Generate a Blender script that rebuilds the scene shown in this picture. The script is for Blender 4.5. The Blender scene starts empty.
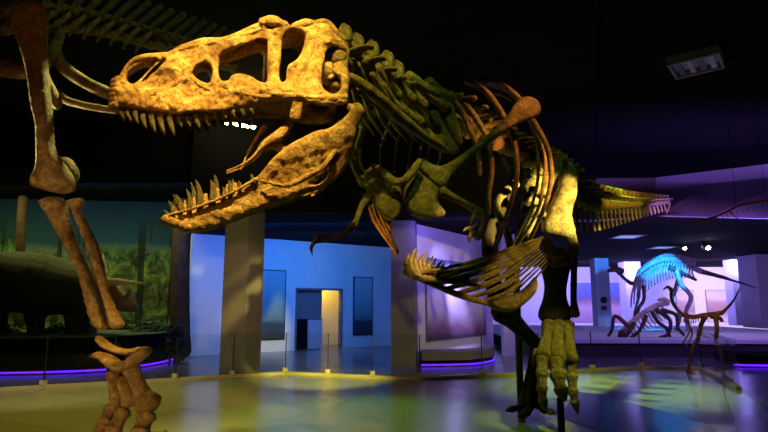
import bpy, math, random
from mathutils import Vector, noise
from mathutils.geometry import delaunay_2d_cdt
random.seed(7)
SC = bpy.context.scene
COL = SC.collection
V = Vector
PI = math.pi
# ------------------------------------------------------------------ camera
F = 560.0; CX, CY = 384.0, 216.0
TILT = math.atan(87.0 / F)
CAM = V((0, 0, 1.6))
FW = V((0, math.cos(TILT), math.sin(TILT))); UP = V((0, -math.sin(TILT), math.cos(TILT)))
def ray(px, py):
    return FW + V((1, 0, 0)) * ((px - CX) / F) + UP * ((CY - py) / F)
def P(px, py, Y):
    r = ray(px, py); return CAM + r * (Y / r.y)
def onz(px, py, z=0.0):
    r = ray(px, py); return CAM + r * ((z - CAM.z) / r.z)
cd = bpy.data.cameras.new('camera'); cam = bpy.data.objects.new('camera', cd); COL.objects.link(cam)
cd.sensor_width = 36; cd.lens = 36 * F / 768; cam.location = CAM; cam.rotation_euler = (PI / 2 + TILT, 0, 0)
cd.clip_start = .05; cd.clip_end = 200
SC.camera = cam
SC.view_settings.view_transform = 'Standard'; SC.view_settings.look = 'None'
SC.view_settings.gamma = 1; SC.view_settings.exposure = 0; SC.view_settings.use_curve_mapping = False

# ------------------------------------------------------------------ materials
class NT:
    def __init__(s, name):
        s.m = bpy.data.materials.new(name); s.m.use_nodes = True
        s.t = s.m.node_tree; s.t.nodes.clear()
        s.out = s.n('ShaderNodeOutputMaterial')
    def n(s, typ, **kw):
        x = s.t.nodes.new(typ)
        for k, v in kw.items(): setattr(x, k, v)
        return x
    def l(s, a, b): s.t.links.new(a, b)
    def tc(s, kind='Object', scale=(1, 1, 1)):
        c = s.n('ShaderNodeTexCoord'); m = s.n('ShaderNodeMapping'); m.inputs['Scale'].default_value = scale
        s.l(c.outputs[kind], m.inputs['Vector']); return m.outputs['Vector']
    def noise(s, vec, scale=5, detail=6, rough=.6, dist=0):
        x = s.n('ShaderNodeTexNoise'); x.inputs['Scale'].default_value = scale; x.inputs['Detail'].default_value = detail
        x.inputs['Roughness'].default_value = rough; x.inputs['Distortion'].default_value = dist
        s.l(vec, x.inputs['Vector']); return x.outputs['Fac']
    def ramp(s, fac, stops):
        x = s.n('ShaderNodeValToRGB'); e = x.color_ramp.elements
        while len(e) < len(stops): e.new(.5)
        for i, (p, c) in enumerate(stops):
            e[i].position = p; e[i].color = (*c, 1) if len(c) == 3 else c
        s.l(fac, x.inputs['Fac']); return x.outputs['Color']
    def math(s, op, a, b=None):
        x = s.n('ShaderNodeMath', operation=op)
        for i, v in enumerate((a, b)):
            if v is None: continue
            if isinstance(v, (int, float)): x.inputs[i].default_value = v
            else: s.l(v, x.inputs[i])
        return x.outputs[0]
    def mix(s, fac, a, b):
        x = s.n('ShaderNodeMix', data_type='RGBA')
        for k, v in ((0, fac), (6, a), (7, b)):
            if isinstance(v, (int, float)): x.inputs[k].default_value = v
            elif isinstance(v, tuple): x.inputs[k].default_value = (*v, 1)
            else: s.l(v, x.inputs[k])
        return x.outputs[2]
    def bsdf(s, col, rough=.6, bump=None, bs=.4, bd=.02, spec=.5, metal=0):
        b = s.n('ShaderNodeBsdfPrincipled')
        if isinstance(col, tuple): b.inputs['Base Color'].default_value = (*col, 1)
        else: s.l(col, b.inputs['Base Color'])
        if isinstance(rough, (int, float)): b.inputs['Roughness'].default_value = rough
        else: s.l(rough, b.inputs['Roughness'])
        b.inputs['Specular IOR Level'].default_value = spec; b.inputs['Metallic'].default_value = metal
        if bump is not None:
            u = s.n('ShaderNodeBump'); u.inputs['Strength'].default_value = bs; u.inputs['Distance'].default_value = bd
            s.l(bump, u.inputs['Height']); s.l(u.outputs[0], b.inputs['Normal'])
        s.l(b.outputs[0], s.out.inputs[0]); return s.m
def bone_mat(name, dark, mid, light, scale=7.0, rough=.55):
    t = NT(name); v = t.tc()
    a = t.noise(v, scale, 8, .68, .6); b = t.noise(v, scale * 6, 6, .7)
    c = t.ramp(a, [(.33, dark), (.5, mid), (.68, light)])
    c = t.mix(t.math('MULTIPLY', t.ramp(b, [(.42, (1, 1, 1)), (.55, (0, 0, 0))]), .55), c, dark)
    h = t.math('ADD', t.math('MULTIPLY', a, 1.0), t.math('MULTIPLY', b, .6))
    return t.bsdf(c, rough, h, 1.0, .035, .35)
def flat_mat(name, col, rough=.6, var=.25, scale=4, metal=0, spec=.5, bs=.1):
    t = NT(name); v = t.tc(); a = t.noise(v, scale, 6)
    lo = tuple(x * (1 - var) for x in col); hi = tuple(min(1, x * (1 + var)) for x in col)
    return t.bsdf(t.ramp(a, [(.3, lo), (.7, hi)]), rough, a, bs, .01, spec, metal)
def emit_mat(name, col, strength):
    t = NT(name); e = t.n('ShaderNodeEmission'); e.inputs[0].default_value = (*col, 1); e.inputs[1].default_value = strength
    t.l(e.outputs[0], t.out.inputs[0]); return t.m
M = {}
M['skull'] = bone_mat('skull_bone', (.12, .045, .018), (.50, .29, .11), (.82, .60, .28), 8)
M['bone'] = bone_mat('brown_bone', (.06, .035, .015), (.27, .19, .09), (.45, .35, .19), 6)
M['leg'] = bone_mat('leg_bone', (.10, .05, .02), (.36, .2, .09), (.55, .34, .16), 5)
M['tooth'] = bone_mat('tooth_enamel', (.05, .045, .02), (.14, .12, .06), (.24, .21, .11), 12, .3)
M['pale'] = bone_mat('pale_bone', (.2, .17, .14), (.5, .46, .42), (.7, .68, .62), 4)
M['red'] = bone_mat('red_bone', (.10, .03, .02), (.30, .12, .07), (.45, .2, .1), 5)
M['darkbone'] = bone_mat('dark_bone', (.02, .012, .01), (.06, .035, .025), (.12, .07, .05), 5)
M['metal'] = flat_mat('dark_metal', (.03, .03, .03), .4, metal=.6)
M['black'] = flat_mat('black_paint', (.006, .006, .008), .9, spec=.05)
M['white'] = flat_mat('white_paint', (.72, .72, .74), .6, .04)
M['lav'] = flat_mat('lilac_grey_paint', (.5, .48, .55), .6, .05)
M['greyp'] = flat_mat('grey_paint', (.17, .155, .18), .6, .06)
M['pillar'] = flat_mat('taupe_paint', (.27, .225, .21), .6, .05)
M['cream'] = flat_mat('cream_paint', (.75, .68, .42), .4, .05)
M['brownp'] = flat_mat('brown_bark', (.05, .028, .015), .9, .5, spec=.1)
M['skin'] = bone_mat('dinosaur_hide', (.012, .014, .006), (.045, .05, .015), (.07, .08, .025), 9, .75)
M['horn'] = flat_mat('horn', (.62, .5, .25), .4)
M['snout'] = flat_mat('brown_snout', (.16, .09, .06), .5)
M['dgreen'] = flat_mat('dark_shrub', (.008, .012, .008), .8)
M['purpleled'] = emit_mat('purple_led', (.12, .012, 1.0), 2.2)
M['bulb'] = emit_mat('warm_lamp', (1, .85, .35), 60)
M['wlamp'] = emit_mat('white_lamp', (.75, .75, 1), 60)
M['plamp'] = emit_mat('purple_lamp', (.5, .15, 1), 12)
M['panel'] = emit_mat('blue_light_panel', (.3, .4, 1), .8)
M['foyer'] = emit_mat('lit_foyer_lamp', (1, .75, .3), 3)
def floor_mat():
    t = NT('polished_floor'); v = t.tc()
    a = t.noise(v, 1.2, 5); b = t.noise(v, 14, 5)
    br = t.n('ShaderNodeTexBrick'); br.offset = 0
    for k, x in (('Scale', 1.0), ('Mortar Size', .006), ('Brick Width', 1.8), ('Row Height', 1.8), ('Bias', 0)): br.inputs[k].default_value = x
    mp = t.n('ShaderNodeMapping'); mp.inputs['Rotation'].default_value = (0, 0, .5); t.l(v, mp.inputs['Vector']); t.l(mp.outputs[0], br.inputs['Vector'])
    br.inputs['Color1'].default_value = (.36, .38, .32, 1); br.inputs['Color2'].default_value = (.42, .44, .37, 1); br.inputs['Mortar'].default_value = (.16, .16, .14, 1)
    c = t.mix(t.math('MULTIPLY', a, .5), br.outputs['Color'], (.22, .25, .2))
    r = t.math('ADD', .17, t.math('MULTIPLY', a, .12))
    return t.bsdf(c, r, b, .05, .004, .7)
M['floor'] = floor_mat(); M['farbone'] = bone_mat('far_bone', (.12, .12, .12), (.26, .26, .26), (.4, .4, .4), 4)
M['slate'] = flat_mat('dark_slate_floor', (.05, .05, .055), .2, .2)
def hall_floor():
    t = NT('hall_floor'); v = t.tc(); a = t.noise(v, 1.5, 5)
    return t.bsdf(t.ramp(a, [(.3, (.10, .10, .12)), (.7, (.15, .15, .17))]), t.math('ADD', .14, t.math('MULTIPLY', a, .2)), None)
M['hallfloor'] = hall_floor()
def ceil_mat():
    t = NT('black_ceiling'); v = t.tc()
    br = t.n('ShaderNodeTexBrick'); br.offset = 0
    for k, x in (('Scale', 1.0), ('Mortar Size', .03), ('Brick Width', 5.), ('Row Height', 2.)): br.inputs[k].default_value = x
    mp = t.n('ShaderNodeMapping'); mp.inputs['Rotation'].default_value = (0, 0, .35); t.l(v, mp.inputs['Vector']); t.l(mp.outputs[0], br.inputs['Vector'])
    br.inputs['Color1'].default_value = (.007, .007, .011, 1); br.inputs['Color2'].default_value = (.009, .009, .013, 1); br.inputs['Mortar'].default_value = (.001, .001, .002, 1)
    return t.bsdf(br.outputs['Color'], .9, spec=.1)
M['ceil'] = ceil_mat()
def glass_mat():
    t = NT('clear_glass'); tr = t.n('ShaderNodeBsdfTransparent'); tr.inputs[0].default_value = (.93, .97, .95, 1)
    g = t.n('ShaderNodeBsdfGlossy'); g.inputs['Roughness'].default_value = .03
    lw = t.n('ShaderNodeLayerWeight'); lw.inputs[0].default_value = .5; fac = t.math('ADD', t.math('MULTIPLY', t.math('POWER', lw.outputs['Facing'], 5.0), .8), .025); mx = t.n('ShaderNodeMixShader')
    t.l(fac, mx.inputs[0]); t.l(tr.outputs[0], mx.inputs[1]); t.l(g.outputs[0], mx.inputs[2]); t.l(mx.outputs[0], t.out.inputs[0]); return t.m
M['glass'] = glass_mat()
def jungle_mat():
    t = NT('jungle_mural'); c = t.n('ShaderNodeTexCoord'); s = t.n('ShaderNodeSeparateXYZ'); t.l(c.outputs['Generated'], s.inputs[0])
    v = t.tc('Object'); z = s.outputs[2]
    n1 = t.noise(v, .55, 6, .65); n2 = t.noise(v, 1.6, 9, .78, .6)
    hz = t.math('ADD', z, t.math('MULTIPLY', t.math('SUBTRACT', n1, .5), .9))
    sky = t.ramp(t.math('ADD', z, t.math('MULTIPLY', t.math('SUBTRACT', n1, .5), .25)), [(.40, (.55, .46, .12)), (.55, (.22, .26, .12)), (.68, (.018, .055, .07)), (1, (.006, .022, .06))])
    leaf = t.ramp(n2, [(.4, (.002, .006, .002)), (.5, (.012, .04, .008)), (.58, (.07, .16, .02)), (.68, (.36, .42, .08))])
    f = t.ramp(hz, [(.56, (1, 1, 1)), (.70, (0, 0, 0))])
    f2 = t.math('MULTIPLY', f, t.ramp(n2, [(.36, (1, 1, 1)), (.62, (.8, .8, .8))]))
    tv = t.tc('Object', (1.3, 1.3, .07)); tn = t.noise(tv, 1.6, 3, .6); tf = t.math('MULTIPLY', t.ramp(tn, [(.585, (0, 0, 0)), (.60, (1, 1, 1))]), t.ramp(z, [(.70, (.85, .85, .85)), (.9, (0, 0, 0))]))
    base = t.mix(f2, sky, leaf)
    return t.bsdf(t.mix(tf, base, (.01, .014, .008)), .8, spec=.1)
M['jungle'] = jungle_mat()
def sunset_mat(name, stops):
    t = NT(name); c = t.n('ShaderNodeTexCoord'); s = t.n('ShaderNodeSeparateXYZ'); t.l(c.outputs['Generated'], s.inputs[0])
    n = t.noise(t.tc('Object'), 1.6, 6)
    z = t.math('ADD', s.outputs[2], t.math('MULTIPLY', t.math('SUBTRACT', n, .5), .25))
    return t.bsdf(t.ramp(z, stops), .6)
M['sunset'] = sunset_mat('sunset_mural', [(.0, (.12, .08, .14)), (.12, (.55, .35, .45)), (.45, (.75, .5, .55)), (.62, (.3, .2, .25)), (.7, (.15, .2, .5)), (1, (.2, .3, .7))])
M['poster'] = sunset_mat('mountain_poster', [(.0, (.02, .03, .04)), (.22, (.02, .04, .08)), (.3, (.10, .2, .22)), (.6, (.2, .38, .42)), (1, (.3, .5, .55))])
M['fossilmural'] = sunset_mat('pale_fossil_mural', [(.0, (.05, .04, .08)), (.14, (.25, .15, .25)), (.35, (.6, .55, .7)), (.7, (.8, .75, .85)), (.85, (.3, .35, .5)), (1, (.15, .2, .4))])
M['mtn'] = sunset_mat('canyon_mural', [(.0, (.7, .6, .7)), (.35, (.35, .2, .25)), (.6, (.5, .3, .35)), (.75, (.7, .6, .75)), (1, (.6, .6, .8))])

# ------------------------------------------------------------------ objects
def tag(o, label=None, cat=None, group=None, kind=None):
    for k, v in (('label', label), ('category', cat), ('group', group), ('kind', kind)):
        if v: o[k] = v
    return o
def thing(name, loc, label, cat, group=None):
    e = bpy.data.objects.new(name, None); COL.objects.link(e); e.location = loc; e.empty_display_size = .2
    return tag(e, label, cat, group)
def origin(o):
    l = V((0, 0, 0))
    while o is not None: l = l + V(o.location); o = o.parent
    return l
class MB:
    def __init__(s): s.v = []; s.f = []
    def add(s, vs, fs):
        b = len(s.v); s.v += [V(x) for x in vs]; s.f += [tuple(b + i for i in f) for f in fs]
    def build(s, name, mat, parent=None, smooth=True, loc=None):
        off = origin(parent) if parent else V((0, 0, 0))
        c = V((0, 0, 0))
        if s.v:
            lo = [min(v[i] for v in s.v) for i in range(3)]; hi = [max(v[i] for v in s.v) for i in range(3)]
            c = V([(a + b) / 2 for a, b in zip(lo, hi)])
            if loc is not None: c = V(loc)
        me = bpy.data.meshes.new(name); me.from_pydata([tuple(v - c) for v in s.v], [], s.f); me.validate(); me.update()
        o = bpy.data.objects.new(name, me); COL.objects.link(o); o.data.materials.append(M[mat] if isinstance(mat, str) else mat)
        if smooth: me.polygons.foreach_set('use_smooth', [True] * len(me.polygons))
        if parent: o.parent = parent
        o.location = c - off
        return o
    def box(s, c, size, rz=0, ry=0):
        c = V(c); a, b, h = [x / 2 for x in size]; vs = []
        for dz in (-h, h):
            for dx, dy in ((-a, -b), (a, -b), (a, b), (-a, b)):
                x, y, z = dx, dy, dz
                if ry: x, z = x * math.cos(ry) + z * math.sin(ry), -x * math.sin(ry) + z * math.cos(ry)
                vs.append(c + V((x * math.cos(rz) - y * math.sin(rz), x * math.sin(rz) + y * math.cos(rz), z)))
        s.add(vs, [(3, 2, 1, 0), (4, 5, 6, 7), (0, 1, 5, 4), (1, 2, 6, 5), (2, 3, 7, 6), (3, 0, 4, 7)]); return s
    def wallseg(s, a, b, z0, z1, th=.12):
        """upright slab whose front face runs a->b, thickness away from the camera"""
        a = V((a[0], a[1], 0)); b = V((b[0], b[1], 0)); d = (b - a).normalized(); n = V((-d.y, d.x, 0))
        if n.y < 0: n = -n
        q = [a, b, b + n * th, a + n * th]
        s.add([p + V((0, 0, z0)) for p in q] + [p + V((0, 0, z1)) for p in q], [(3, 2, 1, 0), (4, 5, 6, 7), (0, 1, 5, 4), (1, 2, 6, 5), (2, 3, 7, 6), (3, 0, 4, 7)]); return s
    def prism(s, poly, z0, z1):
        n = len(poly); s.add([V((p[0], p[1], z0)) for p in poly] + [V((p[0], p[1], z1)) for p in poly],
            [tuple(range(n))[::-1], tuple(range(n, 2 * n))] + [(i, (i + 1) % n, n + (i + 1) % n, n + i) for i in range(n)]); return s
    def tube(s, pts, rad, seg=10, sub=4, ref=None, amp=0.0, freq=9.0, cap=True):
        """rad: list of r or (r_ref, r_other); ref = direction of the first radius"""
        pts = [V(p) for p in pts]; rad = [r if isinstance(r, tuple) else (r, r) for r in rad]
        if sub > 1 and len(pts) > 1: pts, rad = spline(pts, rad, sub)
        n = len(pts); T = []
        for i in range(n):
            d = pts[min(i + 1, n - 1)] - pts[max(i - 1, 0)]
            T.append(d.normalized() if d.length > 1e-9 else V((0, 0, 1)))
        r0 = V(ref) if ref else (V((0, 0, 1)) if abs(T[0].z) < .9 else V((1, 0, 0)))
        rings = []
        X = r0
        def frame(t, X):
            x = X - t * X.dot(t)
            if x.length < 1e-5: x = t.orthogonal()
            x.normalize(); return x, t.cross(x)
        seq = []
        if cap:
            e = min(rad[0]); seq += [(pts[0] - T[0] * e * .55, T[0], (rad[0][0] * .3, rad[0][1] * .3)), (pts[0] - T[0] * e * .35, T[0], (rad[0][0] * .75, rad[0][1] * .75))]
        seq += [(pts[i], T[i], rad[i]) for i in range(n)]
        if cap:
            e = min(rad[-1]); seq += [(pts[-1] + T[-1] * e * .35, T[-1], (rad[-1][0] * .75, rad[-1][1] * .75)), (pts[-1] + T[-1] * e * .55, T[-1], (rad[-1][0] * .3, rad[-1][1] * .3))]
        vs = []
        for p, t, (ra, rb) in seq:
            x, y = frame(t, r0 if ref else X); X = x
            for k in range(seg):
                a = 2 * PI * k / seg; q = p + x * (ra * math.cos(a)) + y * (rb * math.sin(a))
                if amp: q = q + (q - p).normalized() * amp * (noise.noise(q * freq) + .5 * noise.noise(q * freq * 2.3))
                vs.append(q)
        m = len(seq); fs = []
        for i in range(m - 1):
            for k in range(seg):
                k2 = (k + 1) % seg; fs.append((i * seg + k, i * seg + k2, (i + 1) * seg + k2, (i + 1) * seg + k))
        fs.append(tuple(range(seg))[::-1]); fs.append(tuple((m - 1) * seg + k for k in range(seg)))
        s.add(vs, fs); return s
    def plate(s, outline, holes, fn, step, thick, edge, amp=0.0, freq=9.0, sub=4):
        """closed outline with holes (2D); fn(u,v,t)->3D, t = signed half thickness, rounded towards the rims"""
        loops = [smooth2(outline, sub)] + [smooth2(h, sub) for h in holes]
        pts = []; edges = []
        for lp in loops:
            lp = resample(lp, step); b = len(pts); pts += lp; edges += [(b + i, b + (i + 1) % len(lp)) for i in range(len(lp))]
            lp2 = lp
        nb = len(pts); bp = list(pts)
        segs = [(bp[a], bp[b]) for a, b in edges]
        x0 = min(p[0] for p in bp); x1 = max(p[0] for p in bp); y0 = min(p[1] for p in bp); y1 = max(p[1] for p in bp)
        j = 0; y = y0
        while y < y1:
            x = x0 + (step / 2 if j % 2 else 0)
            while x < x1:
                if inside(x, y, segs) and dist(x, y, segs) > step * .55: pts.append((x, y))
                x += step
            y += step * .87; j += 1
        r = delaunay_2d_cdt([V(p) for p in pts], edges, [], 0, 1e-6)
        vs = [(v.x, v.y) for v in r[0]]; tris = []
        for f in r[2]:
            cx = sum(vs[i][0] for i in f) / 3; cy = sum(vs[i][1] for i in f) / 3
            if inside(cx, cy, segs): tris.append(f)
        isb = [any(o < nb for o in r[3][i]) for i in range(len(vs))]
        n = len(vs); out = []; mp = {}; mpb = {}
        for i, (x, y) in enumerate(vs):
            if isb[i]:
                mp[i] = mpb[i] = len(out); out.append(fn(x, y, 0.0))
            else:
                d = min(dist(x, y, segs) / edge, 1); t = thick * math.sqrt(max(0, 1 - (1 - d) ** 2))
                q = V((x * .05, y * .05, 0))
                t2 = t + amp * (noise.noise(q * freq) + .5 * noise.noise(q * freq * 2.1)) * min(1, d * 2)
                mp[i] = len(out); out.append(fn(x, y, t2)); mpb[i] = len(out); out.append(fn(x, y, -t))
        fs = [tuple(mp[i] for i in f) for f in tris] + [tuple(mpb[i] for i in reversed(f)) for f in tris]
        s.add(out, fs); return s
def spline(pts, rad, sub):
    n = len(pts); P_, R_ = [], []
    def cr(a, b, c, d, t): return (b * 2 + (c - a) * t + (a * 2 - b * 5 + c * 4 - d) * t * t + (b * 3 - a - c * 3 + d) * t ** 3) * .5
    for i in range(n - 1):
        a = pts[max(i - 1, 0)]; b = pts[i]; c = pts[i + 1]; d = pts[min(i + 2, n - 1)]
        for k in range(sub):
            t = k / sub; P_.append(cr(a, b, c, d, t)); u = t * t * (3 - 2 * t)
            R_.append((rad[i][0] * (1 - u) + rad[i + 1][0] * u, rad[i][1] * (1 - u) + rad[i + 1][1] * u))
    P_.append(pts[-1]); R_.append(rad[-1]); return P_, R_
def smooth2(lp, sub):
    n = len(lp); out = []
    if sub <= 1: return [tuple(p) for p in lp]
    for i in range(n):
        a, b, c, d = [V(lp[(i + k) % n]) for k in (-1, 0, 1, 2)]
        for k in range(sub):
            t = k / sub; q = (b * 2 + (c - a) * t + (a * 2 - b * 5 + c * 4 - d) * t * t + (b * 3 - a - c * 3 + d) * t ** 3) * .5
            out.append((q.x, q.y))
    return out
def resample(lp, step):
    n = len(lp); L = [0]
    for i in range(n): L.append(L[-1] + math.dist(lp[i], lp[(i + 1) % n]))
    m = max(8, int(L[-1] / step)); out = []; j = 0
    for k in range(m):
        t = L[-1] * k / m
        while L[j + 1] < t: j += 1
        f = (t - L[j]) / max(1e-9, L[j + 1] - L[j]); a = lp[j]; b = lp[(j + 1) % n]
        out.append((a[0] + (b[0] - a[0]) * f, a[1] + (b[1] - a[1]) * f))
    return out
def inside(x, y, segs):
    c = False
    for (a, b), (d, e) in segs:
        if (b > y) != (e > y) and x < (d - a) * (y - b) / (e - b) + a: c = not c
    return c
def dist(x, y, segs):
    m = 1e9
    for (a, b), (d, e) in segs:
        ux, uy = d - a, e - b; l = ux * ux + uy * uy
        t = 0 if l < 1e-12 else max(0, min(1, ((x - a) * ux + (y - b) * uy) / l))
        q = (x - a - t * ux) ** 2 + (y - b - t * uy) ** 2
        if q < m: m = q
    return math.sqrt(m)
def bone(name, chain, mat, parent, seg=10, sub=5, amp=.004, ref=None, freq=9):
    """chain of (px, py, Y, r)"""
    m = MB(); m.tube([P(c[0], c[1], c[2]) for c in chain], [c[3] for c in chain], seg, sub, ref, amp, freq)
    return m.build(name, mat, parent)
def flatbone(name, outline, dep, thick, mat, parent, holes=(), step=3, edge=5, amp=.006):
    """outline in photo pixels, dep(px,py)->Y : the bone's own tilted plane"""
    m = MB(); m.plate(outline, list(holes), lambda x, y, t: P(x, y, dep(x, y)) + V((0, -1, 0)) * t, step, thick, edge, amp)
    return m.build(name, mat, parent)

# ================================================================== THE HALL
ZC = 6.0; ZS = 3.75
def struct(name, mb, mat, parent=None, smooth=False):
    o = mb.build(name, mat, parent, smooth); o['kind'] = 'structure'; return o
m = MB(); m.box((2, 19, -.1), (50, 48, .2)); fl = struct('floor', m, 'hallfloor')
# curb line of the exhibit (points on the floor)
CURB = [onz(-120, 400), onz(285, 376), onz(420, 382), onz(642, 370), onz(703, 371), onz(742, 392), onz(800, 440), V((5.5, 1.5, 0)), V((5.5, -3, 0)), V((-9, -3, 0)), V((-9, 7, 0))]
m = MB(); m.prism([(p.x, p.y) for p in CURB], .0, .03); struct('floor_exhibit', m, 'floor')
w = [onz(575, 392, .03), onz(600, 394, .03), onz(705, 424, .03), onz(735, 445, .03), onz(640, 445, .03), onz(560, 418, .03)]
m = MB(); m.prism([(p.x, p.y) for p in w], .03, .034); struct('floor_slate_inlay', m, 'slate')
m = MB(); m.box((2, 19, ZC + .1), (50, 48, .2)); struct('ceiling', m, 'ceil')
def wall(name, a, b, z0, z1, mat, th=.15):
    m = MB(); m.wallseg(a, b, z0, z1, th); return struct(name, m, mat)
# outer shell
wall('wall_back', (-22, 40), (27, 40), 0, ZC, 'black'); wall('wall_left', (-22, -5), (-22, 40), 0, ZC, 'black')
wall('wall_right', (27, -5), (27, 40), 0, ZC, 'black'); wall('wall_front', (-22, -5), (27, -5), 0, ZC, 'black')
# lower black ceiling over the back galleries
def slab(name, poly, z0, z1, mat): m = MB(); m.prism(poly, z0, z1); return struct(name, m, mat)
ZD = 4.9
slab('ceiling_lower', [(-7.2, 20), (-6.2, 18.2), (-4.65, 13.2), (2.5, 13.2), (4.5, 14.2), (12, 14.2), (27, 13.2), (27, 40), (-7.2, 40)], ZS, ZS + .12, 'black')
slab('trim_soffit', [(-4.65, 13.2), (2.8, 13.2), (4.6, 16.8), (4.6, 17.2), (-5.9, 17.2)], ZS + .12, ZC, 'black')
slab('ceiling_diorama', [(-22, 13.6), (-4.8, 13.6), (-6.2, 18.2), (-7.2, 20), (-22, 20)], ZD, ZC, 'black')
slab('trim_soffit_side', [(-4.8, 13.6), (-4.66, 13.6), (-5.9, 18.1), (-6.1, 18.1)], ZS, ZD, 'black')
# blue wall with the doorway
bl0 = onz(186, 356.5); bl1 = onz(394, 345.2)
def along(a, b, px, z=1.0):
    """parameter where the camera's sight line in column px crosses the wall a-b"""
    r = ray(px, 303); r = V((r.x, r.y)); A = V((a.x, a.y)); D = V((b.x - a.x, b.y - a.y))
    den = r.x * D.y - r.y * D.x; t = (A.y * r.x - A.x * r.y) / -den
    return t
def seg_at(a, b, t): return (a.x + (b.x - a.x) * t, a.y + (b.y - a.y) * t)
td0 = along(bl0, bl1, 297); td1 = along(bl0, bl1, 341)
m = MB(); m.wallseg(seg_at(bl0, bl1, 0), seg_at(bl0, bl1, td0), 0, ZS, .15); m.wallseg(seg_at(bl0, bl1, td1), seg_at(bl0, bl1, 1.02), 0, ZS, .15)
m.wallseg(seg_at(bl0, bl1, td0), seg_at(bl0, bl1, td1), 2.05, ZS, .15); struct('wall_blue_gallery', m, 'white')
bn = V((-(bl1 - bl0).y, (bl1 - bl0).x, 0)).normalized()
bn = bn if bn.y > 0 else -bn
def offw(t, d): p = seg_at(bl0, bl1, t); return (p[0] + bn.x * d, p[1] + bn.y * d)
# room behind the doorway
tm = along(bl0, bl1, 324); tr = along(bl0, bl1, 337)
m = MB(); m.wallseg(offw(td0 - .3, 1.6), offw(td1 + .6, 1.6), 0, 2.6, .1); struct('wall_foyer', m, 'cream')
# door post, frame and the closed leaf
dr = thing('doorway_screen', V((*offw((td0 + tm) / 2, .1), 0)), 'grey half of the doorway with a low dark cabinet front, left of the lit opening', 'door')
m = MB(); m.wallseg(offw(td0, .16), offw(tm, .16), .95, 2.05, .05); m.build('upper_panel', 'greyp', dr, False)
m = MB(); m.wallseg(offw(td0, .10), offw(td0 + (tm - td0) * .45, .10), .02, 1.05, .4); m.build('dark_cabinet', 'black', dr, False)
m = MB(); m.wallseg(offw(td0 + (tm - td0) * .47, .10), offw(tm, .10), .02, 1.0, .4); m.build('light_cabinet', 'lav', dr, False)
dl = thing('door_leaf', V((*offw(tr, .3), 0)), 'cream door standing open in the lit doorway of the blue wall', 'door')
m = MB(); m.wallseg(offw(tm + .01, .5), offw(tm + .045, .8), .01, 2.0, .05); m.build('panel', 'cream', dl, False)
m = MB(); m.box(V((*offw(tm + .02, .45), 1.0)), (.1, .06, .06)); m.build('door_handle', 'metal', dl, False)
m = MB(); m.wallseg(offw(td0 - .008, -.03), offw(td0, -.03), 0, 2.1, .2); m.wallseg(offw(td1, -.03), offw(td1 + .008, -.03), 0, 2.1, .2); m.wallseg(offw(td0 - .008, -.03), offw(td1 + .008, -.03), 2.05, 2.12, .2); struct('trim_doorway', m, 'greyp')
def poster(name, px0, px1, py0, py1, label, a=bl0, b=bl1, mat='poster', cat='poster', frame='black', d=-.05):
    t0 = along(a, b, px0); t1 = along(a, b, px1)
    n = V((-(b - a).y, (b - a).x, 0)).normalized(); n = n if n.y > 0 else -n
    o = lambda t, dd: (seg_at(a, b, t)[0] + n.x * dd, seg_at(a, b, t)[1] + n.y * dd)
    tc_ = (t0 + t1) / 2; Y = seg_at(a, b, tc_)[1]; pxm = (px0 + px1) / 2
    z0 = P(pxm, py1, Y).z; z1 = P(pxm, py0, Y).z
    r = thing(name, V((*o(tc_, d), z0)), label, cat)
    m = MB(); m.wallseg(o(t0, d), o(t1, d), z0, z1, .045); m.build('frame', frame, r, False)
    e = .03 / max(.1, (V(seg_at(a, b, t1)) - V(seg_at(a, b, t0))).length) * (t1 - t0)
    m = MB(); m.wallseg(o(t0 + e, d - .006), o(t1 - e, d - .006), z0 + .03, z1 - .03, .01); m.build('print', mat, r, False)
    return r
poster('poster', 258, 285, 270, 340, 'tall landscape poster on the blue wall, beside the taupe pillar')
poster('poster', 353, 372, 277, 335, 'narrow landscape poster on the blue wall, right of the lit doorway')
poster('wall_plate', 381, 388, 291, 293, 'small white plate on the blue wall near the dark column', frame='white', mat='white', cat='sign')
# taupe pillar at the curb
pb = onz(240, 377.5)
k0, k1, k2 = onz(219, 374.5), onz(243, 376), onz(260, 373.5); k3 = k0 + k2 - k1
m = MB(); m.prism([(q.x, q.y) for q in (k0, k1, k2, k3)], 0, ZS); struct('trim_pillar_taupe', m, 'pillar')
# dark column + purple wall
c0 = onz(391, 365)
pw0 = V((.84, 15.2, 0)); pw1 = V((3.75, 19.6, 0))
m = MB(); m.prism([(c0.x, 14.6), (c0.x + .62, 14.6), (.9, 15.2), (c0.x + .1, 15.6)], 0, ZS); struct('trim_column_grey', m, 'greyp')
m = MB(); m.wallseg((pw0.x, pw0.y), (pw1.x, pw1.y), 0, ZS, .15); struct('wall_purple_gallery', m, 'white')
poster('fossil_mural', 425, 484, 262, 338, 'pale framed mural on the purple wall under a bright lamp', pw0, pw1, 'fossilmural', 'mural', 'greyp')
def on_floor(px, Y, z=0.): p = P(px, 303, Y); return V((p.x, Y, z))
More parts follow.
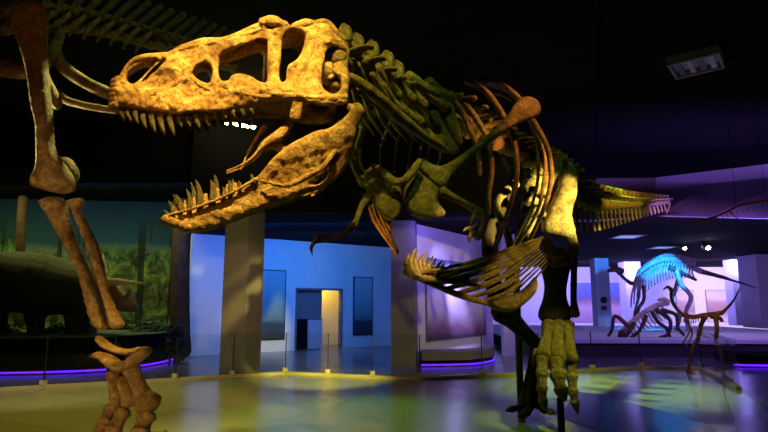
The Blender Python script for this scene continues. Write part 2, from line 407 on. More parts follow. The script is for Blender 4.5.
# plinths with purple strips
def plinth(name, pts, h, mat, label, depth, ledz=.05, z0=0, cat='plinth'):
    A = [V((p[0], p[1])) for p in pts]
    back = [(p.x, p.y + depth if depth > 0 else max(p.y + .3, -depth)) for p in reversed(A)]
    r = thing(name, V((*A[0], z0)), label, cat)
    m = MB(); m.prism([tuple(p) for p in A] + back, z0 + .16, h); m.build('platform_top', mat, r, False)
    inn = [(p.x, p.y + .12) for p in A]; m = MB(); m.prism(inn + [(b[0], b[1] - .05) for b in back], z0, z0 + .158); m.build('recessed_base', 'black', r, False)
    m = MB(); m.tube([V((p.x, p.y + .06, z0 + ledz)) for p in A], [.022] * len(A), 8, 6); m.build('light_strip', 'purpleled', r)
    return r
q = [on_floor(-140, 12.7), on_floor(0, 12.85), on_floor(90, 13.3), on_floor(130, 14.0), on_floor(160, 15.0), on_floor(183, 16.6)]
plinth('diorama_stage', [(p.x, p.y) for p in q], .80, 'black', 'long dark curved stage with a purple strip below the jungle mural', -16.8)
q = [(.95, 14.5), (2.2, 14.75), (2.9, 15.5), (3.2, 16.6)]
plinth('low_plinth', q, .38, 'greyp', 'low grey plinth with a purple strip in front of the pale mural', .75)
hs = thing('hall_stage', (9.5, 17.2, 0), 'wide white stage carrying the distant skeletons', 'stage')
q = [(4.2, 18.5), (4.9, 17.3), (9.5, 17.2), (16, 16.4), (16, 31.5), (4.6, 31.5)]
m = MB(); m.prism(q, .40, .5); m.build('platform_top', 'white', hs, False)
m = MB(); m.prism([(x + .05, y + (.1 if y < 20 else -.1)) for x, y in q], 0, .4); m.build('dark_base', 'slate', hs, False)
q = [(10.6, 15.5), (9.3, 14.7), (9.0, 14.5), (11.5, 14.2), (15, 13.9)]
plinth('low_plinth', q[1:], .3, 'black', 'dark low plinth with a purple strip at the right edge', 1.2)
gq = [(p.x, p.y + .06) for p in [on_floor(-140, 12.7), on_floor(0, 12.85), on_floor(90, 13.3), on_floor(130, 14.0), on_floor(160, 15.0), on_floor(183, 16.6)]]
M['moss'] = flat_mat('mossy_ground', (.10, .13, .04), .8, .5, 3)
m = MB(); m.prism(gq + [(gq[-1][0], 16.85), (gq[0][0], 16.8)], .801, .82); tag(m.build('mossy_ground', 'moss', None, False), 'green mossy ground spread over the top of the diorama stage', 'ground')
# jungle mural wall, soffit and its dark end post
ml = V((-19, 16.9, 0)); mr = on_floor(176, 18.3)
m = MB(); m.wallseg((ml.x, ml.y), (mr.x, mr.y), 0, ZD, .2); struct('wall_diorama', m, 'black')
mu = MB(); mu.wallseg((ml.x, ml.y - .06), (mr.x, mr.y - .06), .81, ZD - .01, .05); tag(mu.build('jungle_mural', 'jungle', None, False), 'wide painted jungle mural with a dusky sky behind the dark dinosaur model', 'mural')
tk = thing('tree_trunk', on_floor(179, 16.5), 'dark brown tree trunk post at the right end of the jungle mural', 'tree trunk')
bone('trunk', [(180, 353, 16.5, .30), (180, 300, 16.5, .27), (181, 240, 16.5, .25), (181, 215, 16.5, .25), (181, 203, 16.5, .26)], 'brownp', tk, 14, 5, .03, None, 3)
tk = thing('tree_trunk', on_floor(20, 16.2, .8), 'slim brown tree trunk behind the back of the dark dinosaur model', 'tree trunk')
bone('trunk', [(19, 325, 16.2, .14), (20, 270, 16.2, .12), (21, 230, 16.2, .12), (23, 198, 16.2, .13)], 'brownp', tk, 12, 5, .015, None, 3)
# stage soil with shrubs
for i, (px, Y, r_, lb) in enumerate(((62, 15.6, .32, 'low green shrub between the legs of the dark dinosaur model'), (150, 15.9, .5, 'bushy green shrub at the right end of the diorama stage'), (6, 15.8, .35, 'low green shrub by the hind legs of the dark dinosaur model'))):
    m = MB(); c = on_floor(px, Y, .82)
    for k in range(240):
        d = V((random.gauss(0, 1), random.gauss(0, 1), abs(random.gauss(0, .9)))).normalized() * r_ * random.uniform(.5, 1); q = c + V((d.x * 1.2, d.y, d.z * .8)); a = random.random() * 6.28; u = V((math.cos(a), math.sin(a), random.uniform(-.5, .5))) * .09; w_ = V((-u.y, u.x, random.uniform(-.03, .03))) * .45
        m.add([q - u, q + w_, q + u, q - w_], [(0, 1, 2, 3)])
    M.setdefault('leaf', flat_mat('shrub_leaves', (.07, .12, .03), .6))
    tag(m.build('shrub', 'leaf', None), lb, 'shrub')
# small dark plant figure beside stage end
bb = thing('dark_shrub', on_floor(177, 15.3), 'small dark bushy plant on short feet at the right end of the diorama stage', 'plant')
m = MB()
for k in range(420):
    a = random.random() * 6.28; h = random.uniform(.22, 1.0); rr = .24 * math.sqrt(random.random()) * (1.1 - abs(h - .6)); q = on_floor(177, 15.3, h) + V((math.cos(a) * rr, math.sin(a) * rr, 0)); u = V((random.uniform(-1, 1), random.uniform(-1, 1), random.uniform(-1, 1))).normalized() * .07; w_ = u.orthogonal() * .4
    m.add([q - u, q + w_, q + u, q - w_], [(0, 1, 2, 3)])
m.build('foliage', 'dgreen', bb)
for dx in (-.12, .02, .14):
    m = MB(); m.tube([on_floor(177, 15.3) + V((dx, 0, .0)), on_floor(177, 15.3) + V((dx * .7, 0, .35))], [.035, .03], 8, 1); m.build('foot', 'metal', bb)

# right hall: far wall, murals, pillars, lilac bulkhead
fy = 34.0
fw0 = V((9.0, fy, 0)); fw1 = V((26.5, fy, 0))
wall('wall_far_gallery', (5.5, fy), (26.9, fy), 0, ZS, 'white')
def farpanel(name, px0, px1, py0, py1, mat, label): return poster(name, px0, px1, py0, py1, label, V((5.5, fy, 0)), V((26.9, fy, 0)), mat, 'mural', 'greyp')
farpanel('sunset_mural', 571, 627, 283, 328, 'sunset', 'large pink and blue sunset mural behind the first pillars of the far hall')
farpanel('canyon_mural', 706, 730, 290, 322, 'mtn', 'pale canyon mural on the far wall right of the blue-lit skeleton')
farpanel('rock_mural', 676, 694, 290, 322, 'mtn', 'pale rock mural on the far wall behind the blue-lit skeleton')
def pillar(n, px0, px1, Y, z0=0, mat='lav'):
    a = on_floor(px0, Y); b = on_floor(px1, Y); w = b.x - a.x
    m = MB(); m.box(((a.x + b.x) / 2, Y + w / 2, (ZS + z0) / 2), (w, w, ZS - z0)); struct(n, m, mat)
pillar('trim_pillar_hall', 597, 611, 27, .5); pillar('trim_pillar_hall_second', 627, 643, 29.5, .5)
pillar('trim_pillar_near_hall', 503, 517, 17.6); pillar('trim_pillar_end', 735, 749, 28, .5); pillar('trim_pillar_edge', 760, 790, 25, .5)
sg = thing('wall_sign', P(604, 303, 26.95), 'small dark round sign on the front of the first hall pillar', 'sign')
m = MB(); m.tube([P(604, 300, 26.97), P(604, 300, 26.93)], [.16, .16], 20, 1, cap=False); m.build('disc', 'metal', sg)
m = MB(); m.box(P(604, 308, 26.95), (.26, .03, .2)); m.build('plate', 'metal', sg, False)
# lilac bulkhead above the lower ceiling
def quadwall(name, A, mat, th=.1):
    """A: list of ((x,y,z) bottom, (x,y,z) top)"""
    m = MB(); n = len(A); vs = []
    for b, t in A: vs += [V(b), V(t), V(b) + V((0, th, 0)), V(t) + V((0, th, 0))]
    fs = []
    for i in range(n - 1):
        j = 4 * i; k = j + 4; fs += [(j, k, k + 1, j + 1), (k + 2, j + 2, j + 3, k + 3), (j + 1, k + 1, k + 3, j + 3), (j, j + 2, k + 2, k)]
    fs += [(0, 1, 3, 2), (4 * n - 4, 4 * n - 2, 4 * n - 1, 4 * n - 3)]
    m.add(vs, fs); return struct(name, m, mat)
zl = lambda px, py, Y: P(px, py, Y)
quadwall('wall_lilac_bulkhead', [(zl(540, 222, 14.3), zl(540, 189, 16.6)), (zl(600, 221, 14.25), zl(600, 190, 16.6)), (zl(656, 216, 14.2), zl(656, 190.5, 16.6)), (zl(710, 217, 13.9), zl(710, 184, 15.9)), (zl(790, 219, 13.3), zl(800, 175, 15.0))], 'lav')
quadwall('wall_cream_fascia', [(zl(540, 191, 16.7), zl(540, 172, 16.7)), (zl(656, 191, 16.7), zl(656, 176, 16.7))], 'pillar')
quadwall('wall_lilac_fascia', [(zl(656, 191, 16.62), zl(656, 176, 16.62)), (zl(800, 174, 15.0), zl(800, 158, 15.0))], 'lav')
quadwall('trim_dark_beam', [(zl(500, 178, 16.2), zl(500, 120, 16.2)), (zl(656, 177, 16.2), zl(656, 122, 16.2)), (zl(830, 156, 14.7), zl(830, 90, 14.7))], 'black')
for i, (a, b) in enumerate((((520, 185), (800, 128)), ((360, 60), (768, 10)))):
    pass
# ceiling fixtures
def fixture(corners, label, n=4, z=ZC - .02):
    """corners (photo) of the lower face, on the ceiling plane"""
    c = [onz(px, py, z - .16) for px, py in corners]; o = sum(c, V((0, 0, 0))) / 4
    ux = (c[1] - c[0]); uy = (c[3] - c[0]); r = thing('ceiling_light', V((o.x, o.y, z)), label, 'light fixture', 'square ceiling fixtures')
    at = lambda a, b, zz: V(((c[0] + ux * a + uy * b).x, (c[0] + ux * a + uy * b).y, zz))
    def prism(a0, a1, b0, b1, z0, z1):
        m = MB(); m.prism([(q.x, q.y) for q in (at(a0, b0, 0), at(a1, b0, 0), at(a1, b1, 0), at(a0, b1, 0))], z0, z1); return m
    m = MB()
    for a0, a1, b0, b1 in ((0, 1, 0, .08), (0, 1, .92, 1), (0, .05, .08, .92), (.95, 1, .08, .92)):
        g = prism(a0, a1, b0, b1, z - .16, z); m.add(g.v, g.f)
    m.build('housing', 'pillar', r, False)
    prism(.05, .95, .08, .92, z - .03, z).build('back_plate', 'lav', r, False)
    for k in range(n):
        a = .08 + .84 * (k + .5) / n; prism(a - .05, a + .05, .1, .9, z - .13, z - .07).build('lamp_tube', 'lav' if k % 2 else 'greyp', r, False)
    return r
fx = fixture([(667, 66), (719, 53), (727, 71), (676, 80)], 'unlit square ceiling fixture with purple-tinted tubes, high above the tail')
m = MB(); m.tube([onz(726, 65, ZC - .08), onz(737, 61, ZC - .08)], [.03, .03], 8, 1); m.build('conduit', 'metal', fx)
fixture([(735, 158), (800, 150), (806, 160), (740, 165)], 'pale ceiling fixture at the right edge above the lilac bulkhead')
# recessed blue panels in lower ceiling
for (px, py, lb) in ((627, 236, 'dim blue rectangular ceiling panel nearest the tail'), (662, 247, 'faint thin ceiling panel left of the two bright lamps')):
    c = onz(px, py, ZS); m = MB(); m.box((c.x, c.y, ZS - .012), (.75, .9, .02)); r = thing('ceiling_panel', (c.x, c.y, ZS), lb, 'light fixture')
    m.build('diffuser', 'panel', r, False); m = MB()
    for dx, dy, sx, sy in ((-.4, 0, .05, 1), (.4, 0, .05, 1), (0, -.475, .75, .05), (0, .475, .75, .05)): m.box((c.x + dx, c.y + dy, ZS - .02), (sx, sy, .04))
    m.build('frame', 'metal', r, False)
# spotlights that can be seen
def lamp(px, py, Y, ztop, mat, label, r=.06, name='spotlight', group=None):
    c = P(px, py, Y); t = thing(name, V((c.x, c.y, ztop)), label, 'spotlight', group)
    m = MB(); m.tube([c + V((0, .02, .02)), c + V((0, .22, .06))], [r * 1.3, r * 1.5], 12, 1); m.build('lamp_housing', 'metal', t)
    m = MB(); m.tube([c + V((0, .12, .08)), V((c.x, c.y + .12, ztop))], [.012, .012], 6, 1); m.build('stem', 'metal', t)
    m = MB(); m.tube([c + V((0, -.0, .0)), c + V((0, .03, 0))], [r, r], 12, 1); m.build('lens', mat, t)
    return t
lamp(708, 247, 19.6, ZS, 'wlamp', 'brightest white spotlight under the lower ceiling of the far hall', .09)
lamp(685, 248, 20.3, ZS, 'wlamp', 'smaller white spotlight left of the brightest one in the far hall', .06)
lamp(275, 208.5, 14.1, ZS, 'wlamp', 'small white lamp under the black soffit, leftmost below the jaw', .022)
lamp(286, 210, 14.3, ZS, 'plamp', 'small purple lamp just right of the white one below the jaw', .035)
lamp(292, 208.5, 14.6, ZS, 'plamp', 'small purple lamp, rightmost of the cluster below the jaw', .03)
lamp(316, 209, 15.2, ZS, 'plamp', 'lone dim purple lamp hanging above the blue wall', .02)
tr_ = thing('track_light', P(232, 119, 12.2), 'ceiling track of glaring yellow bulbs seen between the jaws', 'track light')
a = P(198, 117.5, 12.6); b = P(257, 127.5, 12.0); m = MB(); m.tube([a + V((0, .06, .05)), b + V((0, .06, .05))], [.025, .025], 8, 1); m.build('rail', 'metal', tr_)
for t_ in (.1, .9):
    q_ = a.lerp(b, t_) + V((0, .06, .05)); m = MB(); m.tube([q_, V((q_.x, q_.y, ZC))], [.008, .008], 6, 1); m.build('hanging_rod', 'metal', tr_)
for k in range(11):
    q_ = a.lerp(b, .06 + k * .088); m = MB(); rr = .036 + .014 * ((k * 7) % 3) / 2
    m.tube([q_ + V((0, 0, .0)), q_ + V((0, .01, -.02))], [rr, rr], 10, 1); m.build('bulb', 'bulb', tr_)

# glass balustrade on the curb
SEG = [(0, 1, 6), (1, 2, 3), (2, 3, 4), (3, 4, 1), (4, 5, 1)]
cr = thing('curb', CURB[1], 'cream low curb running round the exhibit floor under the glass panels', 'curb')
for i, j, n in SEG:
    a, b = CURB[i], CURB[j]; m = MB(); m.wallseg((a.x, a.y), (b.x, b.y), 0, .09, .09); m.build('curb_length', 'cream', cr, False)
gno = 0
wherep = ['at the far left edge', 'left of the big foreleg', 'behind the big foreleg', 'right of the big foreleg', 'before the dark stage end', 'in front of the taupe pillar', 'under the blue doorway posters', 'in front of the lit doorway', 'left of the grey column', 'before the grey column', 'before the low plinth', 'behind the raised hind foot', 'right of the raised hind foot', 'behind the ostrich-like skeleton', 'at the right end of the curb']
for i, j, n in SEG:
    a, b = CURB[i], CURB[j]; d = (b - a) / n
    for k in range(n):
        p = a + d * k; q_ = a + d * (k + 1); e = d.normalized() * .02
        g = thing('glass_panel', (p + q_) / 2 + V((0, 0, .09)), 'clear glass balustrade panel ' + wherep[gno], 'glass panel', 'balustrade glass panels'); gno += 1
        m = MB(); m.wallseg(((p + e).x, (p + e).y + .035), ((q_ - e).x, (q_ - e).y + .035), .09, .95, .014); m.build('pane', 'glass', g, False)
        m = MB(); m.box((p.x, p.y + .045, .5), (.018, .03, .88)); m.build('edge_post', 'metal', g, False)
        m = MB(); m.box((p.x, p.y + .03, .13), (.10, .10, .09)); m.build('clamp', 'cream', g, False)

# ================================================================== THEROPOD (main skeleton)
TR = thing('theropod_skeleton', V((2.2, 7.6, .03)), 'huge mounted meat-eating dinosaur skeleton with open jaws lit orange, filling the centre', 'dinosaur skeleton')
s0 = P(112, 95, 3.32); s1 = P(347, 80, 3.78)
A_ = V((s1.x - s0.x, s1.y - s0.y, 0)).normalized(); N_ = V((A_.y, -A_.x, 0)); N_ = N_ if N_.y < 0 else -N_
S0 = V((s0.x, s0.y, s0.z))
CEN = .17
def loc(px, py):
    r = ray(px, py); o = S0   # plane lat=0 is the NEAR wall reference
    t = (o - CAM).dot(N_) / r.dot(N_); q = CAM + r * t - o; return q.dot(A_), q.z
LEN = loc(347, 80)[0]
def sm(t): t = max(0, min(1, t)); return t * t * (3 - 2 * t)
def WS(s): return .055 + .15 * sm(s / (LEN * .85))
def lat3(s, h, lat): return S0 + A_ * s + V((0, 0, h)) + N_ * (lat - CEN)
SK_OUT = [(111.5, 93), (112, 80), (115, 68), (125, 54), (138, 46.5), (156, 44), (169, 42.5), (177, 37.5), (190, 34.5), (203, 31.5), (222, 31.5), (234, 27.5), (246, 22.5), (262, 17.5), (276, 16.5), (287, 18), (291, 23), (299, 19.5), (309, 20), (320, 15.5), (331, 19), (335, 29), (346, 39), (351, 52), (349, 70), (348, 90), (346, 104), (335, 107.5), (320, 108), (305, 105.5), (290, 102.5), (272, 102), (255, 104), (232, 108), (212, 111.5), (196, 110), (180, 112), (163, 109.5), (150, 107.5), (133, 104), (118, 101)]
SK_H = [[(124, 68), (128, 59), (138, 53.3), (152, 51.7), (157, 53), (147, 62), (139, 70), (133, 75), (129, 76), (125, 73)],
        [(160, 53.5), (164.5, 52.5), (161.5, 57), (154, 64), (147, 69), (143, 75), (139.5, 74), (144, 67.5), (151, 61)],
        [(193, 66), (199, 58.5), (207, 57.5), (211.5, 64), (211.5, 76), (207.5, 79.5), (199.5, 76), (193.6, 70.6)],
        [(219.5, 60), (222, 50), (235, 44.7), (251, 39), (265, 36), (268, 42), (267, 61.5), (267.5, 78), (265, 82.6), (259, 81), (251, 74.5), (240, 70.6), (232, 73), (228.6, 78), (222, 78), (219, 70)],
        [(290, 28.6), (302, 31), (305.5, 37.6), (302, 51), (296, 60), (288.6, 64.8), (286.5, 72), (285.6, 80.7), (280.5, 81.3), (279.6, 70.8), (281, 60), (282.6, 45), (284, 35)],
        [(328, 48), (335, 45), (343, 50), (346, 57), (334, 62), (332, 68), (334, 75), (339, 80), (339.5, 90), (334, 94.5), (328, 93), (322, 87), (322, 72), (325, 60)]]
def toplat(s, h, w):
    return w
TOP = sorted([loc(*p) for p in SK_OUT[1:24]]); BOT = sorted([loc(*p) for p in SK_OUT[26:]])
def interp(T, s):
    if s <= T[0][0]: return T[0][1]
    for (a, b), (c, d) in zip(T, T[1:]):
        if s <= c: return b + (d - b) * (s - a) / max(1e-6, c - a)
    return T[-1][1]
def wlat(s, h):
    w = WS(s); ht = interp(TOP, s); hb = interp(BOT, s); u = sm((h - hb) / max(.05, ht - hb))
    return w * (1 - .38 * u) + .012 * math.sin(h * 23 + s * 5)
def wallfn(side):
    def fn(px, py, t):
        s, h = loc(px, py); return lat3(s, h, side * (wlat(s, h) + t))
    return fn
m = MB(); m.plate(SK_OUT, SK_H, wallfn(1), 2.0, .026, 5.5, .018, 3.6)
m.plate(SK_OUT, SK_H, wallfn(-1), 4.5, .024, 5.5, .006, 3)
def strip(m, s_a, s_b, hf, wf, th, arch, n=40, k=8):
    vs = []; fs = []
    for i in range(n + 1):
        s = s_a + (s_b - s_a) * i / n; w = wf(s); h = hf(s)
        for j in range(k + 1):
            u = -1 + 2 * j / k; hh = h + arch * (1 - u * u) + .008 * noise.noise(V((s * 9, u * 2, 1)))
            vs.append(lat3(s, hh, u * w)); vs.append(lat3(s, hh - th, u * w))
    W2 = 2 * (k + 1)
    for i in range(n):
        for j in range(k):
            a = i * W2 + 2 * j; b = a + 2; c = a + W2; d = c + 2
            fs += [(a, b, d, c), (a + 1, c + 1, d + 1, b + 1)]
        a = i * W2; fs.append((a, a + W2, a + W2 + 1, a + 1)); a = i * W2 + 2 * k; fs.append((a, a + 1, a + W2 + 1, a + W2))
    fs.append(tuple(range(0, W2, 2)) + tuple(range(W2 - 1, 0, -2))); b = n * W2; fs.append(tuple(b + x for x in range(W2 - 2, -1, -2)) + tuple(b + x for x in range(1, W2, 2)))
    m.add(vs, fs)
strip(m, .03, LEN - .02, lambda s: interp(TOP, s) - .035, lambda s: wlat(s, interp(TOP, s)), .03, .025)
strip(m, .06, LEN - .35, lambda s: interp(BOT, s) + .05, lambda s: WS(s), .02, .05)
# snout front, brow ridges, braincase
for k in range(6):
    h0 = loc(113, 98 - k * 5)[1]; w_ = .055; m.tube([lat3(.02, h0, -w_), lat3(-.012, h0, 0), lat3(.02, h0, w_)], [.03, .036, .03], 10, 4, None, .006)
skull = m.build('skull', 'skull', TR)
# rugose ridges and brow hornlets: part of the skull's own mesh look, kept as sub-parts
def skt(name, pts, rads, latoff=.0, side=1, mat='skull', seg=9, amp=.005):
    m = MB(); q = []
    for px, py in pts:
        s, h = loc(px, py); q.append(lat3(s, h, side * (wlat(s, h) + latoff)))
    m.tube(q, rads, seg, 5, None, amp, 14); return m.build(name, mat, skull)
for side in (1, -1):
    skt('brow_horn', [(262, 20), (273, 19), (286, 23)], [.03, .045, .02], .01, side)
    skt('brow_horn', [(294, 24), (306, 22), (318, 21)], [.022, .035, .022], .01, side)
    skt('crest_bone', [(315, 21), (325, 19), (333, 25), (345, 40), (349, 52)], [.02, .032, .03, .022, .018], .0, side)
    skt('jugal_ridge', [(222, 84), (240, 92), (262, 98), (285, 97), (308, 100), (333, 101), (345, 98)], [.010, .016, .018, .016, .02, .026, .018], .014, side)
    skt('nasal_ridge', [(168, 45), (190, 40), (215, 37), (240, 32), (262, 25)], [.010, .018, .016, .018, .016], .012, side)
    skt('postorbital_ridge', [(318, 30), (312, 45), (305, 60), (297, 75), (292, 88)], [.02, .03, .034, .03, .016], .008, side)
    skt('cheek_bone', [(329, 78), (338, 72), (346, 62), (348, 76), (345, 92)], [.016, .022, .02, .018, .016], -.03, side)
    skt('maxilla_ridge', [(135, 96), (150, 90), (170, 82), (186, 73), (200, 82), (216, 90)], [.006, .012, .012, .010, .012, .008], .02, side)
m = MB(); s_, h_ = loc(330, 62)
m.tube([lat3(LEN - .22, h_ + .05, 0), lat3(LEN - .1, h_, 0), lat3(LEN + .02, h_ - .02, 0)], [.08, .10, .06], 12, 4, None, .02); m.build('braincase', 'skull', skull)
for y_ in (70, 84):
    m = MB(); s_, h_ = loc(338, y_); m.tube([lat3(s_, h_, -.15), lat3(s_ + .02, h_ + .03, 0), lat3(s_, h_, .15)], [.03, .04, .03], 9, 4, None, .006); m.build('occipital_bar', 'skull', skull)
def tooth(parent, pxb, pyb, pxt, pyt, side, r, wl, curve=.015, drop=0):
    s, h = loc(pxb, pyb); s2, h2 = loc(pxt, pyt); h += drop; h2 += drop
    p0 = lat3(s, h, side * wl(s)); p3 = lat3(s2, h2, side * (wl(s2) - .012)); mid = (p0 + p3) / 2 - A_ * curve
    m = MB(); m.tube([p0, p0.lerp(mid, .6), mid.lerp(p3, .4), p3], [(r, r * .7), (r * .95, r * .66), (r * .66, r * .45), (r * .12, r * .1)], 8, 3, None, 0, cap=False)
    return m.build('tooth', 'tooth', parent)
UT = [(119, 7), (126, 9), (133, 12), (141, 14), (150, 18), (159, 21), (169, 22), (178, 15), (187, 15), (196, 17), (206, 15), (215, 9), (224, 8), (233, 7), (243, 6), (252, 5)]
for side in (1, -1):
    for k, (x, L) in enumerate(UT):
        s, h = loc(x, 100); hb = interp(BOT, s); yb = 105 if x < 135 else 108
        tooth(skull, x, yb, x + 2 + (L * .12), yb + L * (1 if side > 0 else .85), side, .014 + .0005 * L, lambda s: WS(s) - .01, .012)
# lower jaw
JW_OUT = [(162, 213), (177, 209.5), (192, 204), (208, 198), (229, 190.5), (244, 183), (258, 174.5), (266, 166), (274, 157), (291, 144), (315, 133.6), (330, 129), (344, 120), (348, 112), (350, 106.5), (358, 106), (363.5, 113), (360, 121), (356, 130), (354, 150), (348, 165), (334, 181), (321, 188), (300, 194.5), (276, 202), (255, 210), (240, 216), (226, 222), (210, 227.5), (196, 230), (181, 228.5), (171, 223), (163, 217)]
JW_H = [[(310, 181.5), (318, 179), (326, 172), (330, 165), (329, 175), (319, 183)]]
def JWS(s): return .05 + .14 * sm((s - .28) / (LEN * .75))
def jmid(s): return h_j0 + (s / LEN) * (h_j1 - h_j0)
h_j0 = loc(165, 218)[1]; h_j1 = loc(350, 135)[1]
def jawfn(side):
    def fn(px, py, t):
        s, h = loc(px, py); return lat3(s, h, side * (JWS(s) + .012 * math.sin(py * .12 + px * .03) + .26 * (h - jmid(s)) + t))
    return fn
m = MB(); m.plate(JW_OUT, JW_H, jawfn(1), 2.0, .030, 9, .009, 3.0); m.plate(JW_OUT, JW_H, jawfn(-1), 4.5, .028, 9, .006)
for k in range(5):
    s_, h_ = loc(165 + k * 5.5, 216 + k * 2.2); w_ = JWS(s_); m.tube([lat3(s_, h_, -w_), lat3(s_ - .012, h_ - .005, 0), lat3(s_, h_, w_)], [.028, .03, .028], 9, 4, None, .006)
jaw = m.build('lower_jaw', 'skull', TR)
def jwt(name, pts, rads, lo=.012, side=1, mat='skull'):
    m = MB(); q = []
    for px, py in pts:
        s, h = loc(px, py); q.append(lat3(s, h, side * (JWS(s) + lo)))
    m.tube(q, rads, 9, 5, None, .005, 14); return m.build(name, mat, jaw)
for side in (1, -1):
    jwt('jaw_ridge', [(275, 160), (292, 147), (315, 137), (333, 131), (350, 117)], [.014, .022, .03, .026, .024], .014, side)
    jwt('jaw_ridge', [(262, 180), (285, 186), (305, 178), (322, 168), (334, 152)], [.008, .016, .020, .022, .016], .02, side)
    jwt('tooth_bar', [(168, 212), (192, 206), (229, 192.5), (258, 177)], [.008, .010, .010, .008], .006, side)
    jwt('jaw_joint', [(349, 108), (356, 110), (361, 117)], [.028, .034, .026], -.01, side)
LT = [(167, 212, 162, 205, .014), (173, 209, 167, 194, .017), (181, 206, 175, 187, .018), (190, 203, 186, 181, .019), (201, 200, 195.5, 170, .024), (213, 195, 211, 172, .024), (224, 191, 223, 182, .016), (231, 190, 229, 174, .018), (240, 185, 239, 177, .015), (253, 178, 251, 170, .013)]
for a, b, c, d, r in LT: tooth(jaw, a, b + 3, c, d + .2 * (b - d), 1, r, JWS, -.012)
for a, b, c, d, r in LT[1::2]: tooth(jaw, a + 3, b - 4, c + 4, d - 1, -1, r * .9, JWS, -.012, .03)
for a, b, c, d, r in LT[:8]:
    m = MB(); s_, h_ = loc(a + 4, b + 1); s2_, h2_ = loc(a + 5, b - 10); m.tube([lat3(s_, h_, JWS(s_) - .035), lat3(s2_, h2_, JWS(s2_) - .045)], [(.026, .016), (.012, .010)], 8, 2, A_, .004); m.build('tooth_socket_plate', 'skull', jaw)
# palate and throat bones seen inside the mouth
for side in (1, -1):
    m = MB(); q = []
    for px, py, w_ in ((292, 120, .10), (280, 132, .10), (266, 140, .09), (255, 152, .07), (243, 160, .05), (228, 166, .03)):
        s, h = loc(px, py); q.append(lat3(s, h, side * w_ - .02))
    m.tube(q, [.03, .036, .022, .011, .007, .005], 9, 5, None, .008); m.build('throat_bone', 'skull', jaw)
m = MB(); q = [lat3(*loc(x, y), -.03) for x, y in ((243, 163), (250, 146), (259, 130), (268, 118))]; m.tube(q, [.006, .008, .014, .022], 8, 4, None, .004); m.build('pterygoid_bone', 'skull', skull)
m = MB(); q = [lat3(*loc(x, y), .02) for x, y in ((262, 143), (275, 138), (288, 146), (300, 150))]; m.tube(q, [.022, .036, .04, .02], 8, 4, None, .01); m.build('pterygoid_bone', 'skull', skull)

# --- vertebrae
def vert(name, c, ax, up, L, r, sp, spw, tp, parent, mat='bone', chev=0, lean=.3, back=None):
    ax = ax.normalized(); up = (up - ax * up.dot(ax)).normalized(); sd = ax.cross(up)
    m = MB()
    m.tube([c - ax * L * .5, c - ax * L * .2, c + ax * L * .2, c + ax * L * .5], [r, r * .78, r * .78, r], 12, 3, None, r * .07, 14)
    m.tube([c + up * r * .7, c + up * (r + sp * .35) + ax * lean * sp * .3, c + up * (r + sp) + ax * lean * sp], [(spw * .5, L * .22), (spw * .38, L * .3), (spw * .6, L * .34)], 8, 4, sd, r * .05, 14)
    for g in (-1, 1):
        m.tube([c + up * r * .8 + sd * g * r * .5, c + up * r * 1.0 + sd * g * (r + tp * .5) + ax * L * .1, c + up * r * .9 + sd * g * (r + tp) + ax * L * .15], [(r * .3, L * .3), (r * .22, L * .24), (r * .24, L * .2)], 8, 3, up, r * .04, 14)
        m.tube([c + up * r * .9 + sd * g * r * .5 - ax * L * .3, c + up * r * 1.2 + sd * g * r * .7 - ax * L * .75], [r * .24, r * .2], 7, 2)
    o = m.build(name, mat, parent)
    if chev:
        m = MB(); m.tube([c - up * r * .9, c - up * (r + chev * .5) + ax * L * .3, c - up * (r + chev) + ax * L * .5], [(spw * .35, L * .13), (spw * .25, L * .13), (spw * .3, L * .26)], 8, 4, sd)
        m.build('chevron_bone', mat, o)
    return o
def path(pts, n):
    """pts (px,py,Y) -> n points equally spaced in metres + tangents"""
    w = [P(*p) for p in pts]; w, _ = spline(w, [(0, 0)] * len(w), 12)
    L = [0]
    for a, b in zip(w, w[1:]): L.append(L[-1] + (b - a).length)
    out = []
    for k in range(n):
        t = L[-1] * k / (n - 1); j = 0
        while j < len(w) - 2 and L[j + 1] < t: j += 1
        f = (t - L[j]) / max(1e-9, L[j + 1] - L[j]); out.append((w[j].lerp(w[j + 1], f), (w[j + 1] - w[j]).normalized()))
    return out, L[-1]
Z = V((0, 0, 1))
nk, ln = path([(344, 62, 3.9), (362, 78, 4.15), (384, 96, 4.5), (412, 108, 4.95), (440, 112, 5.4)], 10)
for k, (c, t) in enumerate(nk):
    vert('neck_vertebra', c, t, Z + V((-.1, 0, 0)), ln / 10 * .9, .075 + .004 * k, .17 - .004 * k, .11, .15, TR, 'bone', lean=.1 if k < 4 else -.1)
    if k > 0:
        sd = t.cross(Z).normalized()
        for g in (-1, 1):
            m = MB(); q0 = c + sd * g * .13 - Z * .03; m.tube([q0, q0 + t * .16 - Z * .10 + sd * g * .03, q0 + t * .42 - Z * .24 + sd * g * .02], [.026, .024, .008], 8, 4, None, .003); m.build('neck_rib', 'bone', TR)
# long slanting processes on neck (as in photo)
for (a, b) in (((366, 60), (381, 88)), ((376, 68), (398, 96)), ((390, 72), (412, 100)), ((402, 78), (424, 106)), ((414, 80), (446, 108)), ((408, 76), (438, 94)), ((428, 82), (452, 98)), ((384, 92), (404, 112)), ((396, 104), (420, 122))):
    Y = 4.05 + (a[0] - 366) * .012
    bone('neck_process', [(a[0], a[1], Y, .052), ((a[0] + b[0]) / 2, (a[1] + b[1]) / 2 + 1, Y + .1, .04), (b[0], b[1], Y + .2, .05)], 'bone', TR, 9)
for (x, y) in ((344, 34), (356, 43), (371, 50), (386, 60), (396, 70)):
    flatbone('neck_spine', [(x - 7, y + 7), (x - 6, y - 4), (x - 1, y - 9), (x + 6, y - 7), (x + 9, y + 1), (x + 7, y + 10), (x, y + 15)], lambda u, v: 3.85 + (x - 344) * .011, .07, 'bone', TR, (), 2.5, 4)
